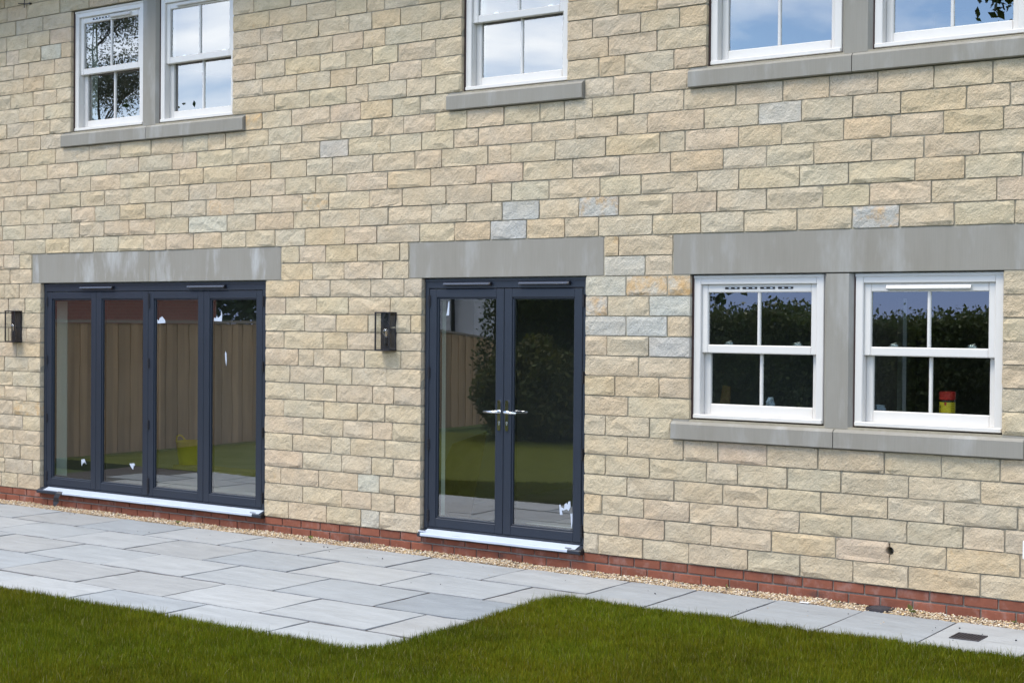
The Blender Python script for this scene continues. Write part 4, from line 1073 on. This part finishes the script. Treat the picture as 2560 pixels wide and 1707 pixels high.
def sample(nper, box, mg, outer=None):
    A = (box[1] - box[0]) * (box[3] - box[2]); n = int(nper * A)
    x = RNG.uniform(box[0], box[1], n); y = RNG.uniform(box[2], box[3], n)
    k = in_lawn(x + RNG.normal(0, .012, n), y + RNG.normal(0, .012, n)) & seen(x, y, mg)
    if outer is not None: k &= ~seen(x, y, outer)
    return x[k], y[k]
xa, ya = sample(40000, (3.9, 11.0, -5.2, -1.0), 60)
xb, yb = sample(5000, (1.5, 12.5, -7.2, -1.0), 700, 60)
x = np.concatenate([xa, xb]); y = np.concatenate([ya, yb]); n = len(x)
wide = np.concatenate([np.full(len(xa), 1.0), np.full(len(xb), 2.2)])
pn = value_noise(x, y, 2.3, 1) * .6 + value_noise(x, y, 7.0, 2) * .4
clump = value_noise(x, y, 16.0, 21)
hgt = (.026 + .030 * pn + .014 * clump) * RNG.uniform(.5, 1.25, n); tall = RNG.random(n) < .035; hgt[tall] *= 1.55
th = RNG.uniform(0, 2 * np.pi, n); lean = np.abs(RNG.normal(0, .34, n)) * hgt
wd = RNG.uniform(.0010, .0020, n) * wide
ld = th + RNG.normal(0, .5, n) + np.pi / 2
bx_, by_ = np.cos(th) * wd, np.sin(th) * wd; lx, ly = np.cos(ld) * lean, np.sin(ld) * lean
z0 = np.full(n, .002)
V = np.stack([np.stack([x - bx_, y - by_, z0], 1), np.stack([x + bx_, y + by_, z0], 1),
              np.stack([x + bx_ * .75 + lx * .4, y + by_ * .75 + ly * .4, hgt * .58], 1), np.stack([x - bx_ * .75 + lx * .4, y - by_ * .75 + ly * .4, hgt * .58], 1),
              np.stack([x + lx, y + ly, hgt], 1)], 1)
loops = (np.array([0, 1, 2, 3, 3, 2, 4])[None] + (np.arange(n) * 5)[:, None]).ravel()
sizes = np.tile([4, 3], n)
gcol = np.array([.100, .116, .004])[None] * RNG.uniform(.68, 1.32, (n, 1)) * (0.70 + .35 * value_noise(x, y, 1.3, 5) + .35 * value_noise(x, y, 9.0, 6))[:, None]
gcol[:, 0] *= RNG.uniform(.8, 1.3, n); gcol[:, 0] *= .88 + .22 * value_noise(x, y, 2.0, 8); dry = RNG.random(n) < .035; gcol[dry] = np.array([.26, .235, .10]) * RNG.uniform(.7, 1.1, (dry.sum(), 1))
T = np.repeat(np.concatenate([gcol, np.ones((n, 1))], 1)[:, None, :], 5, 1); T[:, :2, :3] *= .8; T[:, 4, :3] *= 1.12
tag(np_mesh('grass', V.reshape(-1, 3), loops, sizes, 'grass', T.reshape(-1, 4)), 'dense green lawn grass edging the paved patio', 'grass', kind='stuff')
print('grass blades', n)

# ================================================================== THINGS
def lantern(x0, label):
    x1, yb, yf, z0, z1 = x0 + .163, -.014, -.105, 1.650, 1.974
    t = empty('wall_lantern', ((x0 + x1) / 2, 0, z0), label, 'lantern', 'wall lanterns')
    m = MB(); m.box(x0 + .004, x1 - .004, -.022, -.010, z0 + .004, z1 - .004, .002); build(m, 'back_plate', 'black', t, fix=False)
    f = .0115
    m = MB()
    for xx in (x0, x1 - f):
        m.box(xx, xx + f, yf, yf + f, z0, z1, .0015); m.box(xx, xx + f, -.024, -.0105, z0, z1, .0015)
        for zz in (z0, z1 - f): m.box(xx, xx + f, yf + f - .001, -.023, zz, zz + f, .0015)
    for zz in (z0, z1 - f): m.box(x0 + f - .001, x1 - f + .001, yf, yf + f, zz, zz + f, .0015)
    build(m, 'frame', 'black', t, fix=False)
    m = MB(); m.box(x0 + .002, x1 - .002, yf + .002, -.012, z1 - .006, z1 - .001, .001); build(m, 'top_plate', 'black', t, fix=False)
    m = MB(); m.box(x0 + .002, x1 - .002, yf + .002, -.012, z0 + .001, z0 + .006, .001); build(m, 'bottom_plate', 'black', t, fix=False)
    m = MB(); m.box(x0 + f, x1 - f, yf + .004, yf + .006, z0 + f, z1 - f); build(m, 'pane', 'lglass', t, fix=False)
    for xx in (x0 + .004, x1 - .006):
        m = MB(); m.box(xx, xx + .002, yf + f, -.024, z0 + f, z1 - f); build(m, 'pane', 'lglass', t, fix=False)
    cx, cyl = (x0 + x1) / 2 + .012, -.062
    m = MB(); m.tube([(cx, -.022, z0 + .05), (cx, cyl, z0 + .05), (cx, cyl, z0 + .06), (cx, cyl, z0 + .115)], [.006, .006, .014, .015], 12); build(m, 'lamp_holder', 'black', t, smooth=False)
    m = MB(); m.lathe((cx, cyl, z0 + .112), [(.012, 0), (.014, .010), (.025, .026), (.031, .045), (.029, .062), (.018, .075), (.004, .079)], 16); b = build(m, 'bulb', 'bulb', t, smooth=True)
    m = MB()
    for q in (-.006, .0, .006): m.tube([(cx + q, cyl, z0 + .122), (cx + q * 1.6, cyl, z0 + .168)], .0016, 6)
    build(m, 'filament', 'filament', b)
    m = MB(); m.lathe((cx, cyl, z0 + .098), [(.0135, 0), (.0135, .018)], 12); build(m, 'bulb_cap', 'satin', b)
lantern(-.004, 'black glazed box wall lantern beside the left edge of the folding doors')
lantern(4.966, 'black glazed box wall lantern between the folding doors and french doors')

# wire bracket high on the wall
P = on_wall(62, 10, -.03)
m = MB(); m.tube([(P.x - .10, -.035, P.z + .012), (P.x - .02, -.035, P.z + .002), (P.x + .08, -.03, P.z - .008)], .0045, 6); m.tube([(P.x + .08, .006, P.z - .008), (P.x + .08, -.04, P.z - .008)], .010, 8)
m.tube([(P.x, -.036, P.z + .05), (P.x, -.036, P.z - .045)], .004, 6)
tag(build(m, 'wire_bracket', 'black'), 'small black crossed wire bracket under the eaves', 'bracket')
# white outlet box at the lower right of the wall
m = MB(); m.box(10.288, 10.40, -.052, .004, .425, .545, .006); ob = build(m, 'outlet_box', 'whiteplastic', fix=False)
tag(ob, 'small white plastic outlet box low on the stone wall', 'box')
m = MB(); m.box(10.30, 10.388, -.056, -.051, .437, .533, .003); build(m, 'cover', 'whiteplastic', ob, fix=False)
# round cover in the gravel and square grate in the paving
mc = empty('drain_cover', (9.37, -.09, 0), 'round black drain cover set in the gravel strip', 'drain cover')
m = MB(); m.lathe((9.37, -.092, -.004), [(.090, 0), (.090, .020), (.082, .022), (.081, .016)], 28); build(m, 'rim', 'iron', mc)
m = MB(); m.lathe((9.37, -.092, -.002), [(.079, 0), (.079, .015), (.02, .017)], 24); lid = build(m, 'lid', 'iron', mc)
for q in range(-3, 4):
    hw = math.sqrt(.07 ** 2 - (q * .02) ** 2); m = MB(); m.box(9.37 - hw, 9.37 + hw, -.092 + q * .02 - .004, -.092 + q * .02 + .004, .0145, .0185, .001); build(m, 'rib', 'iron', lid, fix=False)
dg_ = empty('drain_grate', (10.13, -.605, 0), 'square dark metal drain grate let into the paving slab', 'drain grate')
m = MB(); a, b, c, d = 10.04, 10.22, -.70, -.515
for bx in ((a, b, c, c + .010), (a, b, d - .010, d), (a, a + .010, c + .0095, d - .0095), (b - .010, b, c + .0095, d - .0095)): m.box(*bx, -.01, .0125, .001)
build(m, 'frame', 'iron', dg_, fix=False)
m = MB(); m.box(a + .008, b - .008, c + .008, d - .008, -.008, .0075); build(m, 'well', 'gasket', dg_, fix=False)
for q in range(8): m = MB(); m.box(a + .017 + q * .0195, a + .027 + q * .0195, c + .009, d - .009, .007, .0115, .001); build(m, 'bar', 'iron', dg_, fix=False)
# scraps of white offcut in the gravel
for (px, py, s_, lab) in ((1978, 1485, .020, 'upright triangular white offcut in the gravel against the brick plinth'), (2012, 1505, .028, 'flat white offcut lying where the gravel meets the paving')):
    P = on_ground(px, py, .012); m = MB()
    if s_ < .025: m.add([(P.x - .022, P.y, .004), (P.x + .022, P.y + .004, .004), (P.x + .002, P.y + .010, .055), (P.x, P.y + .014, .004)], [(0, 1, 2), (1, 3, 2), (3, 0, 2), (0, 3, 1)])
    else: m.box(P.x - .035, P.x + .03, P.y - .012, P.y + .012, .010, .014, .001)
    tag(build(m, 'plastic_offcut', 'whiteplastic'), lab, 'offcut')

# weeds
def weed(px, py, h, nl, leafw, label, col=(.12, .17, .03)):
    P = on_ground(px, py, .01); t = empty('weed', (P.x, P.y, .0), label, 'weed', 'weeds in the gravel strip')
    m = MB(); rr = np.random.default_rng(int(px))
    ms = MB()
    for i in range(nl):
        a = rr.uniform(0, 6.28); l_ = h * rr.uniform(.6, 1.05); tip = Vector((P.x + math.cos(a) * l_ * .55, P.y + math.sin(a) * l_ * .55, .008 + l_ * rr.uniform(.55, .95)))
        b = Vector((P.x, P.y, .002)); mid = b.lerp(tip, .45) + Vector((0, 0, .008)); s_ = Vector((-math.sin(a), math.cos(a), 0)) * leafw
        ms.tube([b, mid], [.0014, .001], 4)
        cl = tuple(c * rr.uniform(.8, 1.25) for c in col) + (1,)
        m.add([mid, mid.lerp(tip, .45) + s_, tip, mid.lerp(tip, .45) - s_, mid.lerp(tip, .5) - Vector((0, 0, .004))], [(0, 1, 4), (1, 2, 4), (2, 3, 4), (3, 0, 4)], tint=cl)
    build(m, 'leaves', 'leaf', t, fix=False); build(ms, 'stem', 'bark', t, fix=False)
weed(2192, 1508, .13, 6, .022, 'broad leaved green weed against the bricks behind the round drain cover')
weed(2282, 1537, .08, 6, .020, 'green weed in the gravel just right of the round drain cover', (.13, .16, .03))
weed(2092, 1508, .045, 7, .005, 'low wispy weed in the gravel just left of the round drain cover')
weed(1818, 1472, .04, 6, .005, 'tiny grassy weed in the gravel below the sash window sill', (.14, .18, .04))
weed(2535, 1560, .05, 6, .006, 'small grassy weed in the gravel past the square drain grate')
weed(444, 1310, .06, 7, .010, 'small bright weed in the gravel below the folding doors', (.17, .20, .04))
weed(777, 1350, .06, 10, .009, 'spreading green weed in the gravel between the two doors', (.16, .19, .03))
weed(1045, 1378, .03, 5, .005, 'tiny weed in the gravel below the left end of the french doors', (.14, .17, .03))

# ---- things inside, seen through the panes
def inside_floor(px, py): return on_ground(px, py, .177)
P = inside_floor(478, 1168)
bk = empty('yellow_bucket', (P.x, P.y, .175), 'yellow flexible builders bucket standing inside the folding doors', 'bucket')
m = MB(); m.lathe((P.x, P.y, .176), [(.13, 0), (.135, .005), (.175, .30), (.185, .31), (.18, .312), (.165, .295), (.125, .02)], 24); build(m, 'tub', 'yellow', bk, smooth=True)
for sg in (-1, 1):
    m = MB(); m.tube([(P.x + sg * .175, P.y - .07, .478), (P.x + sg * .20, P.y - .04, .53), (P.x + sg * .205, P.y, .545), (P.x + sg * .20, P.y + .04, .53), (P.x + sg * .175, P.y + .07, .478)], .010, 8); build(m, 'handle', 'yellow', bk, smooth=True)
P0 = inside_floor(585, 1178)
for i in range(4):
    m = MB(); m.box(P0.x - .75, P0.x + .55, P0.y - .25 + .12 * (i % 2) + .01, P0.y - .25 + .12 * (i % 2) + .12, .176 + .022 * (i // 2), .197 + .022 * (i // 2), .002)
    tag(build(m, 'timber_plank', 'pine', fix=False), ('lower back', 'lower front', 'upper back', 'upper front')[(i // 2) * 2 + (1 - i % 2)] + ' pale pine plank in the pile beside the yellow bucket', 'plank', 'planks stacked inside the folding doors')
m = MB(); P1 = inside_floor(1330, 1335); m.box(P1.x - .35, P1.x + .25, P1.y, P1.y + .45, .177, .192, .002); tag(build(m, 'white_board', 'sheet', fix=False), 'white board lying on the floor inside the right french door leaf', 'board')
P2 = on_wall(1435, 1100, .30)
m = MB(); m.box(6.90, 7.02, .345, .365, .176, 1.22, .002); tag(build(m, 'upright_board', 'sheet', fix=False), 'pale upright board standing inside the right edge of the french doors', 'board')
# cardboard sheet leaning inside the left leaf
m = MB(); m.add([(4.72, .90, .18), (5.30, .80, .18), (5.22, 1.15, .92), (4.80, 1.20, .78), (4.72, .91, .18), (5.30, .81, .18), (5.22, 1.16, .92), (4.80, 1.21, .78)], [(0, 1, 2, 3), (7, 6, 5, 4), (0, 4, 5, 1), (1, 5, 6, 2), (2, 6, 7, 3), (3, 7, 4, 0)])
tag(build(m, 'cardboard_sheet', 'card'), 'brown cardboard sheet leaning inside the left french door leaf', 'cardboard')
# kitchen worktop inside the sash windows with its clutter
for a, b in ((7.85, 8.9), (9.12, 10.17)): part('window_board', 'plaster', (a, b, .185, .42, 1.185, 1.212), c=.003)
def tub_at(px, py, y): 
    P = on_wall(px, py, y); return P
P = on_wall(1600 + 1882 * S96, 540 + 1208 * S96, .27)
tb = empty('wipes_tub', (P.x, .27, 1.212), 'yellow tub with a red screw lid on the inner window board', 'tub')
R_ = .052; tx, ty, tz = P.x, .27, 1.213
m = MB(); m.lathe((tx, ty, tz), [(R_ - .001, 0), (R_ - .001, .178), (R_ - .006, .192), (R_ - .006, .200)], 24); build(m, 'tub_body', 'print', tb, smooth=False)
m = MB(); m.lathe((tx, ty, tz + .004), [(R_, 0), (R_, .168)], 28); lb = build(m, 'label_band', 'yellow_label', tb)
m = MB(); m.lathe((tx, ty, tz + .188), [(R_ + .002, 0), (R_ + .003, .010), (R_ + .001, .012), (R_ + .002, .048), (R_ - .004, .054)], 28); build(m, 'lid', 'red', tb)
def letters(txt, ang, z, size, mat, parent, name):
    cu = bpy.data.curves.new('t', 'FONT'); cu.body = txt; cu.size = size; cu.align_x = 'CENTER'; cu.extrude = .0004
    to = bpy.data.objects.new('t', cu); scene.collection.objects.link(to); bpy.context.view_layer.update()
    me = bpy.data.meshes.new_from_object(to.evaluated_get(bpy.context.evaluated_depsgraph_get())); bpy.data.objects.remove(to)
    m = MB(); vs = []
    for v in me.vertices:                     # wrap the print round the tub
        t = ang + v.co.x / R_; r = R_ + .0008 + v.co.z; vs.append((tx + r * math.cos(t), ty + r * math.sin(t), z + v.co.y))
    m.add(vs, [tuple(p_.vertices) for p_ in me.polygons]); build(m, name, mat, parent, fix=False)
face = math.atan2(CAM_LOC.y - ty, CAM_LOC.x - tx)
letters('R', face - 1.0, tz + .128, .034, 'print', lb, 'print_letter'); letters('S', face - 1.0, tz + .098, .034, 'print', lb, 'print_letter')
m = MB(); m.add([(tx + (R_ + .0012) * math.cos(face - .25 + q * .14), ty + (R_ + .0012) * math.sin(face - .25 + q * .14), tz + z_) for q, z_ in ((-1, .171), (1, .171), (1, .157), (0, .149), (-1, .157))], [(0, 1, 2, 3, 4)]); build(m, 'badge', 'red', lb, fix=False)
m = MB()
for k_ in range(7): 
    zz = tz + .158 - k_ * .0115; m.add([(tx + (R_ + .0009) * math.cos(face + t), ty + (R_ + .0009) * math.sin(face + t), zz + dz) for t, dz in ((.45, 0), (.68, 0), (.9, 0), (.9, .0022), (.68, .0022), (.45, .0022))], [(0, 1, 4, 5), (1, 2, 3, 4)])
build(m, 'fine_print', 'print', lb, fix=False)
m = MB(); m.add([(tx + (R_ + .001) * math.cos(face + .55 + q * .13), ty + (R_ + .001) * math.sin(face + .55 + q * .13), tz + z_) for q, z_ in ((-1, .028), (1, .028), (1, .072), (-1, .072))], [(0, 1, 2, 3)]); build(m, 'patch', 'film', lb, fix=False)
# offcut of ply, white socket box and bags inside the left sash window
P = on_wall(1600 + 505 * S96, 540 + 1150 * S96, .30)
m = MB(); m.add([(P.x - .07, .36, 1.212), (P.x + .035, .33, 1.212), (P.x + .01, .40, 1.43), (P.x - .055, .41, 1.44), (P.x - .07, .378, 1.212), (P.x + .035, .348, 1.212), (P.x + .01, .418, 1.43), (P.x - .055, .428, 1.44)], [(0, 1, 2, 3), (7, 6, 5, 4), (0, 4, 5, 1), (1, 5, 6, 2), (2, 6, 7, 3), (3, 7, 4, 0)])
tag(build(m, 'plywood_offcut', 'ply'), 'brown plywood offcut leaning inside the sash window with open vent slots', 'offcut')
P = on_wall(1600 + 475 * S96, 540 + 1150 * S96, .22)
m = MB(); m.box(P.x - .03, P.x + .03, .215, .25, 1.213, 1.270, .004); sb_ = build(m, 'socket_box', 'whiteplastic', fix=False); tag(sb_, 'small white socket box beside the plywood offcut on the window board', 'box')
m = MB(); m.lathe((P.x + .008, .2145, 1.24), [(.010, -.001), (.010, .001)], 10); build(m, 'knockout', 'gasket', sb_, fix=False)
def bag(px, py, y, w, h, label):
    P = on_wall(px, py, y); rr = np.random.default_rng(int(px)); m = MB(); prof = [(w * .5, 0), (w * .62, h * .2), (w * .55, h * .5), (w * .38, h * .8), (w * .3, h)]
    m.lathe((P.x, y, 1.213), prof, 9); m.v = [(a + rr.normal(0, w * .12), b + rr.normal(0, w * .12), max(1.213, c + rr.normal(0, h * .02))) for a, b, c in m.v]
    tag(build(m, 'plastic_bag', 'film'), label, 'bag', 'crumpled bags on the window boards')
bag(1600 + 800 * S96, 540 + 1150 * S96, .33, .06, .15, 'crumpled white plastic bag inside the sash window with open vent slots')
bag(1600 + 1460 * S96, 540 + 1190 * S96, .30, .10, .13, 'crumpled white plastic bag on the window board beside the red lidded tub')

# ================================================================== SURROUNDINGS (seen in the reflections)
def ledge(name, x, y0, y1, h0, label):
    f = empty(name, (x, (y0 + y1) / 2, 0), label, 'fence')
    return f
fc = empty('board_fence', (-3.75, -7, 0), 'brown vertical board garden fence with pale coping reflected in the folding doors', 'fence')
yy = .4; proto = None; i = 0
while yy > -16.0:
    h = 1.83 if yy > -10.5 else 1.83 - .42 * min(1, (-10.5 - yy) / 4.5)
    m = MB(); m.box(-3.78 + (i % 2) * .012, -3.76 + (i % 2) * .012, yy - .118, yy + .006, -.08, h + random.uniform(-.004, .004), .003); build(m, 'board', 'fence', fc, fix=False)
    yy -= .112; i += 1
m = MB()
pts = [(.45, 1.84), (-10.5, 1.84), (-15.0, 1.42), (-16.1, 1.42)]
for (a, za), (b, zb) in zip(pts[:-1], pts[1:]): m.add([(-3.81, a, za), (-3.73, a, za), (-3.73, b, zb), (-3.81, b, zb), (-3.81, a, za + .04), (-3.73, a, za + .04), (-3.73, b, zb + .04), (-3.81, b, zb + .04)], [(0, 1, 2, 3), (7, 6, 5, 4), (0, 4, 5, 1), (1, 5, 6, 2), (2, 6, 7, 3), (3, 7, 4, 0)])
build(m, 'coping', 'fence_cap', fc)

gh = empty('brick_outhouse', (-9.5, -5.5, 0), 'low red brick outbuilding with tiled roof behind the board fence', 'building')
m = MB(); m.box(-12, -7.0, -9.4, .5, -.1, 2.75); build(m, 'wall', 'brickwall', gh, fix=False)
m = MB(); m.prism([(-12.3, 2.7), (-6.7, 2.7), (-9.5, 4.3)], -9.7, .8, axis='y'); rf = build(m, 'roof', 'tiles', gh)
m = MB(); m.box(-6.72, -6.62, -9.7, .8, 2.60, 2.70, .02); build(m, 'gutter', 'black', rf, fix=False)
wh = empty('rendered_house', (-11, -22.5, 0), 'white rendered house with dark downpipe beyond the end of the board fence', 'house')
m = MB(); m.box(-14.0, -8.6, -26, -19.5, -.1, 3.3); build(m, 'wall', 'render', wh, fix=False)
m = MB(); m.prism([(-19.1, 3.2), (-26.4, 3.2), (-22.75, 5.0)], -14.4, -8.3, axis='x'); build(m, 'roof', 'slate', wh)
m = MB(); m.tube([(-9.2, -19.42, 3.2), (-9.2, -19.42, 0)], .05, 8); build(m, 'downpipe', 'black', wh)
m = MB(); m.box(-14.4, -8.3, -19.4, -19.28, 3.08, 3.2, .02); build(m, 'gutter', 'black', wh, fix=False)

def leaves(name, centres, size, cols, parent, aspect=.55):
    n = len(centres); r = RNG
    nrm = r.normal(0, 1, (n, 3)); nrm /= np.linalg.norm(nrm, axis=1)[:, None]
    a = np.cross(nrm, r.normal(0, 1, (n, 3))); a /= np.linalg.norm(a, axis=1)[:, None]; b = np.cross(nrm, a)
    s = size * r.uniform(.6, 1.3, (n, 1))
    V = np.stack([centres - a * s, centres + b * s * aspect, centres + a * s, centres - b * s * aspect], 1)
    T = np.repeat(np.concatenate([cols, np.ones((n, 1))], 1)[:, None, :], 4, 1)
    return np_mesh(name, V.reshape(-1, 3), np.arange(n * 4), np.full(n, 4), 'leaf', T.reshape(-1, 4), parent, origin=tuple(WL[parent.name]))
def lcol(n, base, var=.35): 
    c = np.array(base)[None] * RNG.uniform(1 - var, 1 + var, (n, 1)); c[:, 0] *= RNG.uniform(.85, 1.25, n); return c
def tree(x, y, h, crown_z, rad, nleaf, leaf, col, label, seed, airy=1.0, name='garden_tree', group='trees behind the garden'):
    t = empty(name, (x, y, -.1), label, 'tree', group); rr = random.Random(seed); m = MB(); tips = []
    def branch(p, d, l, r, lev):
        q = p + d * l * .5 + Vector((rr.gauss(0, .06), rr.gauss(0, .06), 0)) * l; e = q + (d + Vector((rr.gauss(0, .18), rr.gauss(0, .18), .08))).normalized() * l * .5
        m.tube([p, q, e], [r, r * .8, r * .6], 7 if lev < 2 else 5)
        if lev >= 3: tips.append(e); tips.append(q); return
        for k in range(4 if lev == 0 else 3):
            a = rr.uniform(0, 6.28); up = rr.uniform(.25, .9); nd = Vector((math.cos(a), math.sin(a), up)).normalized()
            branch(p.lerp(e, rr.uniform(.55, 1.0)) if lev else e, nd, l * rr.uniform(.5, .72) if lev else rad * rr.uniform(.7, 1.0), r * .5, lev + 1)
    base = Vector((x, y, -.1)); top = Vector((x + rr.gauss(0, .2), y + rr.gauss(0, .2), crown_z))
    m.tube([base, base.lerp(top, .5) + Vector((rr.gauss(0, .08), rr.gauss(0, .08), 0)), top], [h * .014, h * .010, h * .007], 10)
    for lvl in range(3):
        zc = crown_z + (h - crown_z) * lvl / 3.2
        branch(Vector((top.x, top.y, zc - .6)), Vector((rr.gauss(0, .1), rr.gauss(0, .1), 1)).normalized(), (h - crown_z) * .36, h * .006 * (1 - lvl * .22), 0)
    A = np.array([tuple(v) for v in m.v]); B = np.array([tuple(v) for v in tips])
    up = A[:, 2] > crown_z; q = np.max(np.hypot(B[:, 0] - x, B[:, 1] - y)); fx = rad / q; fz = (h - crown_z) / max(.1, B[:, 2].max() - crown_z)
    for Q in (A, B):
        k = Q[:, 2] > crown_z - .6
        Q[k, 0] = x + (Q[k, 0] - x) * fx; Q[k, 1] = y + (Q[k, 1] - y) * fx; Q[k, 2] = np.where(Q[k, 2] > crown_z, crown_z + (Q[k, 2] - crown_z) * fz, Q[k, 2])
    m.v = [tuple(a) for a in A]; tips = [Vector(b) for b in B]
    build(m, 'trunk', 'bark', t, fix=False)
    T = np.array([tuple(v) for v in tips]); T = T[(T[:, 2] > crown_z - .5)]
    k = RNG.integers(0, len(T), nleaf); c = T[k] + RNG.normal(0, 1, (nleaf, 3)) * np.array([rad * .16, rad * .16, rad * .14]) * airy
    rr2 = np.hypot(c[:, 0] - x, c[:, 1] - y); c = c[rr2 < rad * 1.12]; leaves('crown', c, leaf, lcol(len(c), col), t)
tree(-13.4, -12.0, 10.8, 4.6, 1.45, 30000, .028, (.17, .19, .12), 'tall airy tree with fine leaves beyond the brick outbuilding', 3, airy=1.35)
tree(6.75, -14.6, 10.2, 5.9, 1.9, 14000, .09, (.05, .075, .015), 'broad dense leafed tree standing behind the garden hedge', 8)
tree(-9.0, -12.6, 4.8, 1.0, 3.0, 22000, .09, (.035, .07, .015), 'low bushy tree at the far end of the brick outbuilding', 5, airy=1.5)
tree(-3.2, -19.0, 4.6, 1.8, 2.2, 8000, .12, (.04, .075, .02), 'round green tree beside the white rendered house', 6, airy=1.4)

hd = empty('garden_hedge', (5, -11, 0), 'long dense dark green hedge closing the end of the lawn', 'hedge')
n = 110000
hx = RNG.uniform(-1.8, 13.5, n); top = 1.86 + .22 * value_noise(hx, hx * 0, .9, 3) + .12 * value_noise(hx, hx * 0 + 3, 3.1, 4) + np.where(hx < 1.0, .85, 0)
side = RNG.random(n); hz = np.where(side < .62, RNG.uniform(.0, 1, n) * top, top + RNG.normal(-.09, .10, n))
hy = np.where(side < .62, -10.55 + .28 * (value_noise(hx, hz, 1.7, 7) - .5) * 2 + RNG.normal(0, .07, n), RNG.uniform(-11.8, -10.5, n))
hcol = lcol(n, (.06, .085, .022), .22) * (0.7 + .7 * value_noise(hx, hz, 1.2, 12))[:, None]
leaves('foliage', np.stack([hx, hy, hz], 1), .036, hcol, hd)
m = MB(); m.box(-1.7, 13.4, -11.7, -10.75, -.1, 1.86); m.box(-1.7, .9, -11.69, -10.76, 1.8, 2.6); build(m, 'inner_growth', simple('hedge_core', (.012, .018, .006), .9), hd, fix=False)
m = MB()
for q in range(30): xq = -1.6 + q * .5; m.tube([(xq, -11.0, -.1), (xq + random.uniform(-.1, .1), -10.8, 1.0), (xq + random.uniform(-.2, .2), -10.7, 1.85)], [.03, .02, .008], 6)
build(m, 'stem', 'bark', hd, fix=False)
bs = empty('garden_shrub', (-.4, -9.9, 0), 'yellow green rounded shrub in front of the hedge end', 'shrub')
n = 9000; u = RNG.normal(0, 1, (n, 3)); u /= np.linalg.norm(u, axis=1)[:, None]; rr_ = RNG.uniform(.75, 1.05, (n, 1))
c = u * rr_ * np.array([.95, .6, .85]) * (1 + .18 * np.sin(u[:, :1] * 7) * np.cos(u[:, 2:] * 6)) + np.array([-.4, -9.9, .75]); c[:, 2] = np.maximum(c[:, 2], .02)
leaves('foliage', c, .05, lcol(n, (.10, .11, .02)), bs)
m = MB()
for q in range(7): a = q * .9; m.tube([(-.4, -9.9, -.02), (-.4 + math.cos(a) * .3, -9.9 + math.sin(a) * .2, .6), (-.4 + math.cos(a) * .6, -9.9 + math.sin(a) * .35, 1.1)], [.018, .012, .005], 6)
build(m, 'stem', 'bark', bs, fix=False)
